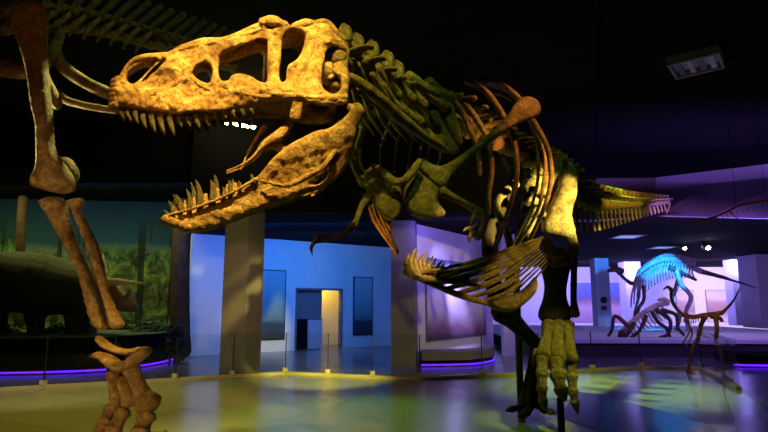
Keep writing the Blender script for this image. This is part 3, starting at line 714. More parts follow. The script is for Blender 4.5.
# long strap of cervical ribs (lower edge of the neck)
bone('neck_rib', [(350, 76, 3.9, .03), (372, 92, 4.0, .045), (400, 117, 4.25, .045), (425, 137, 4.55, .04), (450, 152, 4.9, .016)], 'bone', TR)
bone('neck_rib', [(360, 92, 4.05, .024), (380, 108, 4.2, .026), (402, 124, 4.5, .022), (420, 136, 4.7, .012)], 'bone', TR)
dv, ld = path([(446, 112, 5.5), (470, 128, 5.9), (495, 142, 6.4), (518, 152, 7.0), (540, 162, 7.6), (562, 178, 8.3)], 15)
for k, (c, t) in enumerate(dv): vert('back_vertebra', c, t, Z, ld / 15 * .88, .10, .22, .08, .22, TR, 'bone', lean=.15)
tl, lt = path([(570, 190, 8.5), (582, 201, 9.1), (600, 204, 10.0), (617, 204.5, 11.0), (639, 203.5, 12.3), (655, 202.5, 13.3), (667, 201.5, 14.1)], 24)
for k, (c, t) in enumerate(tl):
    f = 1 - k / 24; vert('tail_vertebra', c, t, Z, lt / 24 * .62, .06 + .09 * f, .08 + .18 * f, .09, .06 + .16 * f, TR, 'bone', chev=.12 + .28 * f if k < 23 else 0, lean=.25)
bone('tail_tip', [(668, 201, 14.2, .05), (669, 206, 14.25, .035), (666, 214, 14.2, .012)], 'bone', TR)
# --- ribs, left flank (camera right)
def rib(pts, r=.026, mat='bone', name='rib', flat=1.7):
    n = len(pts); q = [P(*p) for p in pts]; rad = []
    for i in range(n):
        f = i / (n - 1); k = r * (1.15 - .45 * f) if f > 0 else r * .9; rad.append((k * flat, k))
    m = MB(); m.tube(q, rad, 8, 6, V((.3, .8, 0)), .002); return m.build(name, mat, TR)
rib([(466, 82, 5.7), (484, 90, 5.45), (499, 109, 5.3), (511, 132, 5.2), (517, 160, 5.2), (516, 182, 5.25), (511, 202, 5.35), (498, 243, 5.7)], .030)
rib([(476, 81, 5.9), (499, 84, 5.7), (517, 97, 5.5), (533, 121, 5.4), (546, 145, 5.4), (551, 169, 5.45), (549, 192, 5.55), (540, 218, 5.8), (528, 243, 6.0)], .030)
rib([(484, 84, 6.1), (506, 90, 5.9), (522, 106, 5.8), (536, 130, 5.7), (545, 156, 5.7), (543, 188, 5.8), (536, 214, 6.0), (518, 245, 6.2)], .024)
rib([(490, 92, 6.5), (512, 100, 6.3), (530, 122, 6.15), (538, 150, 6.1), (537, 185, 6.2), (528, 215, 6.4), (512, 246, 6.6)], .02)
rib([(461, 101, 5.5), (472, 112, 5.3), (482, 128, 5.2), (489, 143, 5.2), (492, 169, 5.2), (489, 196, 5.25), (489, 214, 5.3)], .028)
rib([(450, 95, 5.3), (462, 112, 5.15), (470, 130, 5.1), (478, 152, 5.1), (480, 175, 5.1)], .028)
flatbone('rib', [(438, 94), (446, 92), (453, 104), (459, 124), (463, 142), (457, 147), (448, 132), (441, 112)], lambda u, v: 5.1, .03, 'bone', TR, (), 3, 5)
flatbone('rib', [(424, 104), (434, 104), (444, 124), (455, 142), (460, 152), (450, 154), (434, 144), (424, 128)], lambda u, v: 5.0, .03, 'bone', TR, (), 3, 5)
flatbone('rib', [(402, 104), (414, 104), (428, 126), (446, 146), (448, 153), (436, 150), (416, 134), (404, 118)], lambda u, v: 4.9, .03, 'bone', TR, (), 3, 5)
# right flank (camera left): thin dark ribs with a lit rim
for x0, x1, x2, y0, y1 in ((389, 381, 380, 124, 168), (402, 396, 394, 126, 172), (414, 410, 407, 132, 175), (424, 420, 417, 134, 172), (432, 429, 425, 136, 168), (441, 440, 436, 140, 172)):
    rib([(x0 + 8, y0 - 18, 5.4), (x0, y0, 5.3), (x1, (y0 + y1) / 2, 5.2), (x2, y1, 5.1)], .011)
rib([(357, 128, 4.5), (352, 145, 4.45), (352, 162, 4.4), (358, 176, 4.4), (368, 186, 4.4)], .022)
rib([(366, 124, 4.7), (361, 140, 4.7), (360, 158, 4.65), (365, 172, 4.6)], .018)
rib([(370, 206, 4.75), (374, 220, 4.75), (384, 236, 4.75), (397, 254, 4.8)], .018, flat=1.2)
rib([(373, 204, 4.85), (379, 221, 4.85), (388, 238, 4.85), (398, 253, 4.85)], .018, flat=1.2)
rib([(376, 203, 4.95), (383, 222, 4.95), (392, 241, 4.95), (398, 252, 4.9)], .018, flat=1.2)
rib([(385, 214, 4.9), (387, 222, 4.9), (391, 230, 4.9)], .018, flat=1.2)
# --- shoulder girdle
dsc = lambda u, v: 4.62 + (u - 415) * .0034
m = MB(); SCO = [(416, 164), (422, 158), (430, 163), (440, 166), (452, 161), (470, 148), (490, 132), (505, 118), (513, 106), (521, 98), (530, 96.5), (538, 101), (541, 109), (537, 117), (527, 121), (512, 128), (497, 138), (478, 152), (462, 168), (450, 182), (444, 190), (436, 187), (427, 178), (420, 172)]
flatbone('shoulder_blade', SCO, dsc, .045, 'bone', TR, (), 2.5, 6, .01)
flatbone('coracoid', [(419.5, 162), (422.7, 173.5), (434, 183), (440, 190), (438, 201), (445.4, 212), (442, 217), (431, 220), (414.6, 217), (406.5, 209), (403, 198), (405, 185), (413, 172)], lambda u, v: 4.6 + (u - 403) * .002 - (v - 190) * .002, .06, 'bone', TR, (), 2.5, 7, .012)
flatbone('coracoid', [(364, 174), (371, 165), (379, 167), (388, 178), (400, 185), (402, 197), (400, 214), (393.5, 221), (382, 217), (374, 204), (367.6, 193), (364, 185)], lambda u, v: 4.55 - (v - 190) * .002, .06, 'bone', TR, (), 2.5, 7, .012)
bone('shoulder_blade', [(364, 182, 4.6, .05), (358, 172, 4.75, .04), (353, 150, 5.0, .03), (360, 128, 5.3, .03), (375, 112, 5.6, .04)], 'bone', TR)
bone('wishbone', [(374, 166, 4.5, .03), (384, 173, 4.45, .035), (393, 181, 4.42, .035), (403, 181, 4.42, .035), (412, 172, 4.46, .035), (420, 161, 4.52, .03)], 'bone', TR)
# arms
def arm(h, f, fingers, Ys):
    hm = bone('upper_arm_bone', h, 'bone', TR); fr = bone('forearm_bone', f, 'bone', TR)
    for c in fingers:
        bone('finger', c[:-1], 'bone', TR, 8); bone('claw', c[-2:], 'bone', TR, 8)
arm([(368, 196, 4.5, .036), (361, 208, 4.4, .026), (356, 221, 4.3, .024), (352, 228, 4.25, .034)], [(352, 228, 4.25, .026), (345, 233, 4.2, .018), (337, 237, 4.15, .018), (330, 238, 4.1, .024)],
    [[(330, 237, 4.1, .018), (322, 235, 4.05, .013), (317, 236.5, 4.0, .014), (314, 241, 4.0, .010), (313, 246, 4.0, .010)], [(330, 240, 4.1, .018), (322, 241, 4.08, .013), (315, 242, 4.05, .015), (311, 248, 4.03, .016), (312.5, 256, 4.0, .003)]], 0)
arm([(441, 191, 4.7, .05), (452, 197, 4.75, .034), (466, 204, 4.85, .032), (481, 214, 4.95, .045)], [(481, 213, 4.95, .034), (484, 222, 4.9, .026), (481, 231, 4.85, .026), (477, 238, 4.8, .03)],
    [[(477, 224, 4.8, .02), (472, 228, 4.75, .018), (466, 229, 4.72, .016), (463, 231, 4.7, .003)], [(478, 236, 4.8, .024), (473, 232, 4.75, .02), (469, 238, 4.7, .018), (470, 244, 4.7, .003)], [(480, 215, 4.9, .02), (476, 212, 4.88, .02), (472, 220, 4.85, .016), (470, 225, 4.85, .003)]], 0)
# belly ribs basket
N = 14
for k in range(N):
    f = k / (N - 1)
    sx = 409 + 84 * f; sy = 275 + 27 * f ** .8 + (4 if k % 2 else 0) * f; sY = 4.95 + 1.5 * f
    ex = 543 + 6 * f - 16 * max(0, .5 - abs(f - .5)); ey = 237 + 26 * f ** 1.2; eY = 5.95 + .75 * f
    mx = (sx * .5 + ex * .5) + 2; my = (sy + ey) / 2 + 5 + 3 * f; bone('belly_rib', [(sx, sy, sY, .014), (sx * .75 + ex * .25, sy * .75 + ey * .25 + 3 + 3 * f, sY * .75 + eY * .25 - .05, .016), (mx, my - 1, (sY + eY) / 2 - .05 + .05 * (k % 2), .018), (sx * .25 + ex * .75, sy * .25 + ey * .75 + 3 * f + 2, sY * .25 + eY * .75, .014), (ex, ey, eY, .010)], 'bone', TR, 8)
for k in range(15):
    f = k / 14; bx = 414 + 62 * f; by = 276 + 8 * f; L = 27 - 19 * f if k > 0 else 20; Y = 4.9 + .8 * f
    bone('belly_rib', [(bx + 4, by + 2, Y, .02), (bx - 3, by - 1, Y, .024), (bx - 8, by - L * .5 - 2, Y, .022), (bx - 5 + 2 * (k % 2), by - L - 2, Y + .1, .008)], 'bone', TR, 8)
# breast keel that joins the belly ribs
bone('belly_keel', [(404, 272, 4.93, .02), (430, 283, 5.2, .03), (462, 296, 5.8, .035), (495, 305, 6.5, .03)], 'bone', TR)
# pelvis
flatbone('hip_bone', [(524, 158), (532, 150), (548, 146), (562, 152), (573, 164), (579, 180), (570, 186), (562, 178), (553, 184), (543, 192), (534, 184), (527, 172)], lambda u, v: 7.55 + (u - 524) * .008, .07, 'bone', TR, (), 3, 6, .015)
flatbone('hip_bone', [(500, 150), (512, 142), (530, 144), (536, 156), (528, 168), (516, 178), (506, 168)], lambda u, v: 8.2, .06, 'bone', TR, (), 3, 6, .015)
bone('pubis', [(548, 182, 7.7, .09), (535, 215, 7.4, .06), (520, 250, 7.1, .055), (512, 285, 6.85, .07)], 'bone', TR)
bone('pubis', [(520, 180, 7.9, .08), (497, 203, 7.5, .05), (507, 232, 7.2, .05), (512, 262, 7.0, .05), (508, 288, 6.85, .06)], 'bone', TR)
flatbone('pubic_boot', [(487, 304), (502, 297), (518, 292), (529, 283), (536, 276), (537, 290), (526, 303), (511, 312), (497, 311)], lambda u, v: 6.15 + (u - 490) * .004, .11, 'bone', TR, (), 2.5, 6, .01)
for (x, y, Y) in ((531, 164, 7.2), (538, 172, 7.3), (532, 184, 7.3), (540, 192, 7.4), (533, 202, 7.3), (538, 213, 7.3)):
    bone('sacral_rib', [(x - 7, y + 2, Y, .04), (x, y - 2, Y - .05, .06), (x + 7, y + 3, Y + .05, .035)], 'bone', TR, 9)
# near leg (left)
flatbone('thigh_bone', [(560, 172), (566, 164), (576, 170), (577, 184), (577, 194), (574, 204), (572, 216), (575.5, 231), (572, 239), (562, 238), (552, 236), (543, 233), (541, 226), (545, 217), (551, 202), (557, 189)], lambda u, v: 7.9 - (v - 165) * .0115, .14, 'bone', TR, [], 2.5, 9, .02)
for pts in ([(546, 240, 7.05, .05), (552, 253, 7.0, .10), (563, 252, 7.0, .07)], [(570, 236, 7.05, .08), (574, 247, 7.05, .065), (571, 259, 7.05, .07)], [(548, 262, 7.1, .07), (558, 262, 7.05, .085), (569, 263, 7.1, .06)]):
    bone('knee_bone', pts, 'bone', TR, 10, 5, .02)
flatbone('shin_bone', [(541, 258), (550, 252), (564, 252), (571, 260), (569, 275), (566.5, 290), (568, 302), (572, 312), (569, 321), (553, 325), (541, 321), (538, 313), (543, 298), (544, 284), (541, 270)], lambda u, v: 7.1 + (v - 258) * .004, .11, 'darkbone', TR, (), 3, 8, .02)  # darker bone colour on shin and calf stands in for the unlit lower leg
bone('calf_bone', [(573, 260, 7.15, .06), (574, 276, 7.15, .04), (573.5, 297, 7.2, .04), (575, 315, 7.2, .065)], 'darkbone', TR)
for a, b, w in (((549, 324), (543, 355), .085), ((558, 325), (557, 358), .10), ((567, 325), (571, 359), .085)):
    bone('foot_bone', [(a[0], a[1], 7.3, w * 1.15), (a[0] * .65 + b[0] * .35, a[1] * .65 + b[1] * .35, 7.2, w * .8), (a[0] * .3 + b[0] * .7, a[1] * .3 + b[1] * .7, 7.05, w * .85), (b[0], b[1], 6.95, w * 1.15)], 'bone', TR)
def toe(pts, w, mat='bone'):
    """one toe: phalanges with knuckles, claw last"""
    for i in range(len(pts) - 1):
        a, b = pts[i], pts[i + 1]; l = lambda t: tuple(a[j] * (1 - t) + b[j] * t for j in range(3)); k = w * (1 - .11 * i)
        last = i == len(pts) - 2
        bone('claw' if last else 'toe_bone', [(*l(.08), k), (*l(.35), k * .78), (*l(.65), k * (.5 if last else .74)), (*l(.93), k * (.12 if last else .98))], mat, TR, 10)
toe([(542, 358, 6.95), (542, 374, 6.85), (542, 389, 6.8), (543, 401, 6.8), (546, 413, 6.75)], .085)
toe([(556, 361, 6.9), (558, 377, 6.75), (561, 390, 6.7), (566, 402, 6.65)], .105)
toe([(571, 362, 7.0), (572, 378, 6.95), (573, 392, 6.9), (575, 403, 6.9), (578, 415, 6.9)], .08)
bone('toe_bone', [(536, 350, 7.1, .03), (534, 358, 7.05, .025), (533, 366, 7.05, .006)], 'bone', TR)
p0 = P(560, 398, 6.75); m = MB(); m.tube([V((p0.x, p0.y, .03)), V((p0.x, p0.y, .5)), p0], [.045, .04, .035], 12, 1); m.build('support_pole', 'metal', TR)
m = MB(); m.tube([V((p0.x, p0.y, .03)), V((p0.x, p0.y, .06))], [.14, .14], 20, 1, cap=False); m.build('pole_base', 'metal', TR)
# far leg (right)
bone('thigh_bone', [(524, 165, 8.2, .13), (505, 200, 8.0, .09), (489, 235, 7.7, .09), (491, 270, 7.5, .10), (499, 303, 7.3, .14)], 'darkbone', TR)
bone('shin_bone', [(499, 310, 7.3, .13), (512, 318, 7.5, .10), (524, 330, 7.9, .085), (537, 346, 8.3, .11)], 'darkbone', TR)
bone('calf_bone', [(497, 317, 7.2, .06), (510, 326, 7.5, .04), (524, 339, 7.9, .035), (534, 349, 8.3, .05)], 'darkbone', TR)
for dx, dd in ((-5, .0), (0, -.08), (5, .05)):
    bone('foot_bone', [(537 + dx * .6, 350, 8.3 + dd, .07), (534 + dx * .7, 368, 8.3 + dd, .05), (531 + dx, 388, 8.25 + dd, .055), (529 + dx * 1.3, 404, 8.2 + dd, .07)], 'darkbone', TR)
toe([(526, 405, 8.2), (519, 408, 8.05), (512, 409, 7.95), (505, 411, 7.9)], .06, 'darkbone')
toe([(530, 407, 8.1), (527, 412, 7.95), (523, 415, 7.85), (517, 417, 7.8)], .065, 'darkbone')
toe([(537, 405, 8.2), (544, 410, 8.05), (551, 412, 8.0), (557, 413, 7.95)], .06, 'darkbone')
# steel armature under the spine down to the floor
p1 = P(528, 170, 7.4)
m = MB(); m.tube([V((p1.x, p1.y + .9, .03)), V((p1.x, p1.y + .9, 2.2)), p1], [.05, .05, .045], 12, 1); m.build('support_pole', 'metal', TR)

# ================================================================== BIG QUADRUPED at the left
QB = thing('quadruped_skeleton', P(120, 452, 5.7) * 1, 'giant brown foreleg, ribs and spine of a plant-eating dinosaur skeleton at the left edge', 'dinosaur skeleton')
QB.location.z = .03
flatbone('upper_arm_bone', [(10, 22), (12, 12), (19, 4), (30, 1), (41, 4), (48, 13), (47.5, 30), (47, 52), (49, 78), (51, 100), (52.7, 116), (53.6, 138), (56, 150), (63, 161), (74, 177), (75, 189), (66, 194), (54, 192.5), (40, 189), (30, 185), (31, 178), (36, 168), (36.7, 150), (35.5, 126), (31.6, 108), (27, 76), (20, 48), (13, 33)], lambda u, v: 5.5 + v * .0006, .10, 'leg', QB, [], 3.2, 10, .012)
flatbone('elbow_bone', [(57, 160), (66, 157), (73, 161), (79, 171), (77.5, 180), (70, 184), (60, 175)], lambda u, v: 5.75, .09, 'leg', QB, [], 3, 6)
z4 = lambda L: [(x / 2.88, 190 + y / 2.88) for x, y in L]
flatbone('forearm_bone', z4([(112, 38), (130, 20), (165, 20), (190, 32), (200, 80), (215, 130), (240, 190), (262, 240), (285, 300), (305, 370), (312, 395), (290, 405), (262, 380), (240, 300), (225, 240), (200, 190), (170, 130), (140, 80)]), lambda u, v: 5.62, .09, 'leg', QB, [], 3, 7, .012)
flatbone('forearm_bone', z4([(190, 32), (215, 24), (241, 25), (243, 40), (233, 52), (250, 90), (280, 150), (300, 220), (320, 310), (350, 368), (360, 388), (340, 400), (318, 395), (300, 330), (280, 260), (262, 200), (235, 130), (215, 80), (200, 48)]), lambda u, v: 5.5, .08, 'leg', QB, [], 3, 6, .012)
z8 = lambda L: [(60 + x / 2.9, 310 + y / 2.9) for x, y in L]
flatbone('wrist_bone', z8([(103, 78), (115, 74), (140, 92), (170, 108), (205, 112), (235, 105), (225, 122), (190, 130), (150, 122), (118, 104)]), lambda u, v: 5.55, .10, 'leg', QB, [], 2.5, 5)
flatbone('wrist_bone', z8([(85, 137), (108, 120), (150, 130), (182, 148), (225, 112), (258, 106), (263, 122), (250, 140), (218, 165), (180, 180), (150, 172), (122, 148), (100, 138)]), lambda u, v: 5.45, .12, 'leg', QB, [], 2.5, 6)
m = MB(); c_ = P(122, 376, 5.75); m.tube([c_ + V((-.05, 0, .16)), c_ + V((0, 0, .0)), c_ + V((.04, 0, -.2))], [.12, .13, .1], 10, 4); m.build('support_block', 'metal', QB)
for pts in ([(130, 366, 5.5, .09), (136, 380, 5.5, .07), (143, 394, 5.45, .08), (148, 404, 5.4, .13)], [(113, 374, 5.55, .07), (114, 386, 5.6, .05), (116, 398, 5.6, .065), (118, 405, 5.6, .085)], [(122, 380, 5.5, .06), (126, 392, 5.5, .05), (130, 402, 5.5, .08)]):
    bone('palm_bone', pts, 'leg', QB, 12, 5, .012)
def qtoe(pts, w):
    for i in range(len(pts) - 1):
        a, b = pts[i], pts[i + 1]; l = lambda t: tuple(a[j] * (1 - t) + b[j] * t for j in range(3)); k = w[i]
        bone('toe_bone', [(*l(.1), k * .95), (*l(.4), k * .7), (*l(.65), k * .72), (*l(.92), k)], 'leg', QB, 12, 4, .01)
qtoe([(112, 407, 5.6), (103, 423, 5.5), (95, 436, 5.45), (88, 449, 5.4)], [.07, .062, .055])
qtoe([(124, 410, 5.5), (113, 432, 5.4), (107, 447, 5.3), (101, 458, 5.25)], [.09, .085, .07])
qtoe([(147, 415, 5.4), (140, 434, 5.3), (139, 449, 5.25), (137, 461, 5.2)], [.10, .09, .075])
c_ = P(152, 436, 5.4); m = MB(); m.prism([(c_.x - .12, c_.y - .1), (c_.x + .12, c_.y - .1), (c_.x + .10, c_.y + .1), (c_.x - .10, c_.y + .1)], .03, c_.z + .04); fb = m.build('foot_block', 'cream', QB, False)
def qrib(pts, r, flat=1.8):
    m = MB(); m.tube([P(*p) for p in pts], [(r * flat * k, r * k) for k in [1.1] + [1] * (len(pts) - 2) + [.7]], 8, 6, V((.2, .3, 1)), .003); return m.build('rib', 'leg', QB)
qrib([(64, 22, 6.6), (57, 34, 6.4), (56, 50, 6.2), (60, 63, 6.1), (72, 74, 6.0), (90, 85, 5.95), (112, 95, 5.9), (128, 100, 5.9)], .04)
qrib([(56, 92, 6.2), (66, 100, 6.1), (82, 105, 6.0), (104, 109, 5.95), (125, 112, 5.9)], .026)
flatbone('shoulder_blade', [(46, 60), (50, 76), (57, 90), (63, 104), (58, 110), (51, 106), (44, 90)], lambda u, v: 5.75, .05, 'leg', QB, [], 3, 4)
bone('shoulder_blade', [(-30, 62, 6.2, .12), (0, 68, 6.1, .10), (25, 72, 6.0, .08), (48, 60, 6.0, .07), (62, 30, 6.2, .05)], 'leg', QB)
qv, lq = path([(-20, 22, 5.9), (30, 18, 6.1), (80, 22, 6.4), (130, 34, 6.8), (175, 47, 7.2), (225, 62, 7.7)], 20)
for k, (c, t) in enumerate(qv):
    vert('back_vertebra', c + V((0, .25, .05)), t, Z + V((.25, 0, 0)), lq / 20 * .85, .10, .42, .10, .26, QB, 'bone', lean=.75)
for k, (c, t) in enumerate(qv[2:14]):
    sd = V((.35, -.94, 0)) if k < 30 else Z
    m = MB(); q0 = c + V((0, .2, .15)); m.tube([q0, q0 + V((-.05, -.25, .0)), q0 + V((-.15, -.42, -.22)), q0 + V((-.22, -.45, -.4))], [.03, .035, .03, .015], 8, 4, None, .004); m.build('rib', 'bone', QB)

# ================================================================== DIORAMA MODEL (horned dinosaur)
HD = thing('horned_dinosaur', on_floor(40, 14.6, .80), 'dark life-size model of a horned dinosaur standing on the diorama stage', 'dinosaur model')
m = MB()
m.tube([P(-120, 300, 14.8), P(-60, 288, 14.8), P(-20, 280, 14.8), P(10, 281, 14.7), P(45, 285, 14.6), P(75, 290, 14.5), P(100, 292, 14.4), P(115, 296, 14.3)], [(.08, .08), (.3, .35), (.64, .75), (.78, .9), (.78, .92), (.64, .72), (.45, .45), (.35, .35)], 20, 5, V((0, 0, 1)), .03, 2)
for x, Y, dx in ((-2, 14.3, 0), (34, 14.3, 2), (74, 14.4, 0), (86, 15.0, 2)):
    zt = P(x, 300, Y); zb = P(x + dx, 333, Y); m.tube([zt, zt.lerp(zb, .5), V((zb.x, zb.y, .98)), V((zb.x, zb.y, .83))], [.30, .23, .2, .24], 14, 4, None, .02, 3)
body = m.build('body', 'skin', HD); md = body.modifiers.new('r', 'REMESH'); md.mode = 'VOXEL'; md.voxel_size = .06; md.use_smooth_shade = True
flatbone('frill', [(92, 262), (97, 256), (103, 254), (106, 262), (107, 275), (104, 286), (96, 290), (90, 280)], lambda u, v: 14.15, .14, 'horn', HD, [], 3, 5)
hd = bone('head', [(104, 288, 14.2, .32), (114, 296, 14.1, .30), (124, 302, 14.0, .24), (134, 308, 13.95, .12)], 'snout', HD, 14, 5, .02)
bone('brow_horn', [(107, 283, 14.0, .12), (116, 282, 13.9, .09), (130, 282.5, 13.85, .05), (147, 283.5, 13.8, .008)], 'horn', HD)
bone('cheek_horn', [(104, 288, 13.95, .08), (110, 294, 13.85, .05), (112, 299, 13.8, .015)], 'horn', HD)
bone('nose_horn', [(126, 297, 13.85, .06), (129, 293, 13.82, .04), (131, 289, 13.8, .01)], 'snout', HD)

# ================================================================== FAR HALL SKELETONS
FD = thing('duckbill_skeleton', on_floor(668, 22.5, .5), 'large blue-lit plant-eater skeleton with arched ribs on the far stage', 'dinosaur skeleton')
def sk(parent, name, pts, Y, r, mat, taper=1.0):
    return bone(name, [(x, y, Y + (p[0] if p else 0), r * (1 + (taper - 1) * i / max(1, len(pts) - 1))) for i, (x, y, *p) in enumerate(pts)], mat, parent, 8, 4, r * .1)
sk(FD, 'spine', [(636, 284), (640, 273), (648, 265), (660, 260), (674, 260), (688, 265), (700, 271)], 22.5, .12, 'farbone')
sk(FD, 'tail', [(700, 271), (718, 276), (738, 282), (757, 288)], 22.5, .11, 'darkbone', .15)
sk(FD, 'neck', [(638, 284), (631, 283), (625, 279), (619, 273)], 22.3, .09, 'darkbone', .7)
sk(FD, 'head', [(621, 272), (615, 269), (608, 271)], 22.2, .17, 'darkbone', .4)
for k in range(22):
    f = k / 21; x = 636 + 58 * f; y = 280 - 21 * math.sin(min(1, f * 1.6) * PI / 2) + 8 * f * f; L = 27 * (1 - .62 * f)
    for g in (0, .6):
        sk(FD, 'rib', [(x, y, g), (x - 4 + 2 * f, y + L * .5, g - .2), (x - 5 + 5 * f, y + L, g)], 22.2, .045, 'farbone', .6)
for k in range(20):
    f = k / 19; x = 638 + 56 * f; y = 276 - 18 * math.sin(min(1, f * 1.6) * PI / 2) + 8 * f * f; sk(FD, 'spine_process', [(x, y), (x + 1, y - 7)], 22.5, .05, 'farbone')
sk(FD, 'foreleg', [(643, 286), (644, 299), (639, 308), (636, 320), (633, 328)], 22.0, .075, 'darkbone', .7)
sk(FD, 'foreleg', [(640, 284), (638, 300), (635, 312), (634, 327)], 22.9, .07, 'darkbone', .7)
sk(FD, 'hind_leg', [(676, 270), (681, 284), (691, 297), (686, 312), (688, 330)], 22.0, .11, 'farbone', .6)
sk(FD, 'hind_leg', [(682, 271), (676, 288), (672, 300), (680, 315), (676, 330)], 23.0, .11, 'farbone', .6)
sk(FD, 'hip_bone', [(670, 268), (684, 274), (696, 280)], 22.0, .11, 'darkbone', .5)
LS = thing('low_skeleton', on_floor(640, 19, .5), 'low crouching purple-grey skeleton in front of the blue-lit one', 'dinosaur skeleton')
sk(LS, 'spine', [(622, 332), (632, 322), (645, 312), (658, 305), (668, 303)], 19, .09, 'pale')
sk(LS, 'head', [(668, 302), (664, 299), (658, 300)], 18.9, .09, 'pale', .5)
for k in range(11):
    f = k / 10; x = 628 + 34 * f; y = 325 - 19 * f; sk(LS, 'rib', [(x, y, -.1), (x + 3, y + 6, -.3), (x + 7, y + 11, -.2)], 19, .035, 'pale', .6)
for pts in ([(628, 326), (615, 316), (612, 330), (608, 336)], [(634, 323), (626, 336), (616, 341), (610, 342)], [(652, 312), (658, 322), (666, 328), (670, 337)], [(646, 316), (640, 330), (630, 338)], [(662, 310), (676, 315), (678, 328), (684, 335)], [(656, 310), (670, 320), (668, 334), (660, 337)]):
    sk(LS, 'leg', pts, 18.6, .075, 'darkbone', .6)  # legs darker than the spine: silhouette shade put into the bone colour
sk(LS, 'tail', [(622, 332), (618, 340), (608, 343)], 18.6, .11, 'darkbone', .3)
OS = thing('ostrich_dinosaur_skeleton', onz(724, 376, 0), 'slender reddish two-legged skeleton standing at the right end of the glass curb', 'dinosaur skeleton')
YO = 12.4
sk(OS, 'neck', [(683, 315), (679, 311), (674, 305), (671, 297), (671, 290)], YO, .045, 'leg', .6)
sk(OS, 'head', [(671, 290), (668, 287), (664, 289)], YO - .02, .05, 'leg', .4)
sk(OS, 'spine', [(683, 315), (693, 317), (704, 315), (714, 314), (722, 313)], YO, .05, 'leg')
sk(OS, 'tail', [(722, 313), (729, 306), (735, 298), (740, 288)], YO, .04, 'leg', .25)
for k in range(9):
    x = 685 + k * 2.4
    for g in (-.1, .1): sk(OS, 'rib', [(x, 316, g * .4), (x - 1, 320, g * 1.4), (x - 1, 325 - abs(k - 3), g)], YO, .014, 'leg', .6)
sk(OS, 'hip_bone', [(711, 316), (719, 318), (722, 321)], YO - .05, .06, 'leg', .6)
for pts, g in (([(715, 315), (717, 328), (716, 341), (720, 350), (722, 362), (724, 374)], 0.0), ([(706, 316), (701, 325), (698, 338), (693, 348), (691, 358), (688, 369)], .9)):
    sk(OS, 'leg', [(a, b, g * (i / 5)) for i, (a, b) in enumerate(pts)], YO - .2, .05, 'leg', .6)
    a, b = pts[-1]; q_ = onz(a, b + 1.5, 0)
    for dx in (-.12, -.02, .09):
        m = MB(); e = P(a, b, YO - .2 + g); m.tube([e, V((e.x + dx * .5, e.y - .05, .04)), V((e.x + dx, e.y - .2, .02))], [.03, .025, .012], 8, 3); m.build('toe', 'leg', OS)
sk(OS, 'arm', [(688, 320, -.1), (690, 330, -.2), (686, 338, -.3), (682, 344, -.3)], YO, .024, 'leg', .5)
sk(OS, 'arm', [(686, 320, .1), (692, 331, .1), (690, 340, 0), (686, 346, 0)], YO, .024, 'leg', .5)
HG = thing('hanging_skeleton', P(740, 206, 12), 'thin reddish skeleton hanging in the air at the right edge above the lamps', 'dinosaur skeleton')
sk(HG, 'spine', [(690, 224), (702, 220), (714, 217), (726, 212), (740, 205), (756, 202), (780, 199)], 12.5, .022, 'red', 1.3)
sk(HG, 'head', [(692, 223), (700, 222), (708, 220)], 12.5, .03, 'red', 1.2)
sk(HG, 'wing_bone', [(728, 210), (734, 216), (744, 222)], 12.5, .02, 'red', .5)
for k in range(14):
    x = 712 + k * 5; y = 218 - k * 1.35; sk(HG, 'rib', [(x, y, -.02), (x + 1, y + 3, -.06)], 12.5, .012, 'red', .6)
for x in (736, 766):
    m = MB(); a = P(x, 206 - (x - 736) * .15, 12.5); m.tube([a, V((a.x, a.y, ZC))], [.006, .006], 6, 1); m.build('hanging_wire', 'metal', HG)

# ================================================================== LIGHTS
def spot(loc_, tgt, power, col, angle=40, blend=.5, r=.06):
    l = bpy.data.lights.new('spot', 'SPOT'); l.energy = power; l.color = col; l.spot_size = math.radians(angle); l.spot_blend = blend; l.shadow_soft_size = r
    o = bpy.data.objects.new('spot_lamp', l); COL.objects.link(o); o.location = loc_
    o.rotation_euler = (V(tgt) - V(loc_)).to_track_quat('-Z', 'Y').to_euler(); return o
def area(loc_, tgt, power, col, sx, sy):
    l = bpy.data.lights.new('area', 'AREA'); l.shape = 'RECTANGLE'; l.size = sx; l.size_y = sy; l.energy = power; l.color = col
    o = bpy.data.objects.new('wall_washer', l); COL.objects.link(o); o.location = loc_
    o.rotation_euler = (V(tgt) - V(loc_)).to_track_quat('-Z', 'Y').to_euler(); return o
BLU = (.02, .15, 1); PUR = (.26, .12, 1); MAG = (.45, .28, 1)
spot((-.2, 1.7, 5.8), P(240, 52, 3.5), 2500, (1, .68, .12), 30, .8)
spot((-1.8, .2, 4.2), P(165, 95, 3.35), 200, (1, .40, .06), 18, .6)
spot((-.5, .2, 3.4), P(250, 180, 3.5), 35, (1, .42, .07), 34, .6)
spot((.1, 2.2, 5.7), P(365, 75, 4.1), 420, (.9, .82, .10), 30)
spot((-3.5, 3.0, .8), P(420, 185, 5), 70, (.45, .9, .10), 28)
spot((1.5, 2.8, 5.8), P(425, 110, 4.8), 90, (.4, .85, .10), 30)
spot((3.2, 3.2, 5.6), P(534, 106, 5.2), 800, (1, .40, .08), 20)
spot((4.6, 4.2, 3.6), P(562, 207, 7.35), 5600, (1, .86, .18), 18, .4)
spot((4.4, 6.6, 5.8), P(572, 180, 7.9), 60, (.3, 1, .1), 22)
spot((1.5, 3.0, 3.3), P(421, 260, 5.05), 900, (1, .68, .18), 9)
spot((4.2, 4.8, 3.4), P(520, 265, 6.2), 420, (1, .72, .10), 24)
spot((3.2, 4.0, 1.6), P(487, 150, 6.2), 1100, (1, .45, .08), 13)
spot((-1.0, 2.8, .8), P(384, 232, 4.8), 500, (1, .36, .06), 12)
spot((2.9, 4.0, 4.6), P(557, 352, 7.0), 700, (.85, .95, .10), 13)
spot((7.2, 7.6, 4.6), P(618, 205, 11), 900, (1, .72, .06), 44)
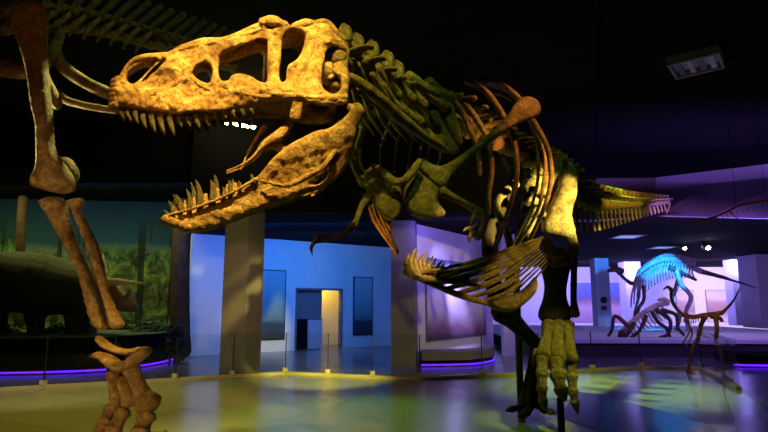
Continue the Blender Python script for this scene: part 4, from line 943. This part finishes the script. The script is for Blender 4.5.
spot((3.4, 5.8, 5.6), P(640, 205, 12.6), 1000, (1, .62, .08), 14)
spot((-3.0, 1.2, .6), P(100, 300, 5.6), 380, (1, .70, .24), 50)
spot((-1.8, .8, 3.5), P(45, 130, 5.6), 60, (1, .45, .15), 40)
spot((-6.6, 7.2, 3.0), P(42, 110, 5.6), 900, (1, .85, .25), 24)
spot((-2.6, 7.0, 5.6), P(50, 130, 5.6), 500, (.9, .95, .25), 26)
spot((-1.2, 3.4, 5.9), P(165, 30, 6.9), 70, (.4, .8, .2), 50)
# floor pools
spot((-4.6, 11.0, 5.8), (-3.6, 8.2, 0), 560, (1, .78, .04), 80, .9)
spot((-.5, 10.5, 5.8), (-.4, 7.8, 0), 480, (.35, 1, .04), 50, .9)
spot((4.6, 11, 5.8), (4.2, 10.8, 0), 1500, (.6, 1, .03), 50, .9)
spot((-.9, 9.3, 3.2), (-1.3, 12.1, 0), 700, (1, .85, .12), 44, .8)
spot((3.8, 9.3, 3.2), (4.2, 12.2, 0), 160, (1, .95, .15), 50, .8)
spot((-5.8, 8.0, 3.2), (-5.8, 10.6, 0), 160, (1, .8, .4), 70, .8)
# blue gallery
area((-3.0, 15.0, 3.6), (-2.9, 19, 1.4), 150, (.015, .15, 1), 5, .4)
area((-1.4, 17.0, 3.6), (-1.2, 20, .6), 80, (.05, .30, 1), 3, .4)
spot((*offw(tr, .8), 2.5), (*offw(tr + .02, 1.3), .6), 110, (1, .66, .16), 150)
# purple gallery
spot((2.1, 15.9, 3.65), (2.15, 17.0, 1.8), 1500, (.5, .42, 1), 34, .95)
spot((1.7, 15.2, 3.6), (2.4, 17.4, 1.4), 200, (.3, .22, 1), 80, .9)
area((1.7, 14.0, 3.6), (2.2, 17, 1.4), 40, (.22, .14, 1), 1.5, .3)
spot((.1, 12.5, 3.5), (.3, 14.6, 2), 4, (.5, .4, 1), 70)
# far hall
area((13, 28.5, 3.6), (14, 34, 1.2), 1100, (.33, .26, 1), 12, .4)
spot((20, 27, 3.3), (20.2, 34, 1.6), 2600, (.8, .6, 1), 60, .8)
area((12, 20, 3.68), (12, 21.5, 0), 200, (.45, .3, 1), 10, 3)
area((11, 14.5, 3.6), (11, 17.5, 0), 30, (.3, .15, 1), 8, .5)
spot((11.0, 20.2, 3.5), P(662, 274, 22.3), 2600, (.0, .24, .9), 52, .3)
area((9.8, 12.9, 3.2), (9.8, 16, 4.7), 260, (.36, .17, 1), 8, .3)
spot((9.8, 13.4, 3.6), P(678, 183, 16.3), 260, (.5, .10, 1), 40, .9)
spot((6.5, 10.5, 2.8), P(705, 330, 12.4), 60, (1, .45, .2), 36)
spot((6.9, 7.6, .6), onz(697, 66, 5.8), 120, (.5, .4, 1), 12)
spot((9.0, 9.0, 5.8), P(740, 206, 12.5), 60, (1, .25, .4), 40)
# diorama
area((-9.5, 15.2, 4.75), (-9.5, 16.9, .9), 170, (.9, .9, .28), 9, .3)
area((-7, 15.2, 4.75), (-7, 17, 4.0), 25, (.2, .6, 1), 6, .3)
spot((-8.2, 15.6, 4.8), P(60, 262, 14.6), 60, (.9, .95, .2), 60)
# taupe pillar warm
spot((-2.6, 8.2, 3.6), (pb.x, pb.y, 1.8), 180, (1, .72, .45), 34)
w_ = bpy.data.worlds.new('world'); SC.world = w_; w_.use_nodes = True
w_.node_tree.nodes['Background'].inputs[0].default_value = (.1, .12, .3, 1); w_.node_tree.nodes['Background'].inputs[1].default_value = .01
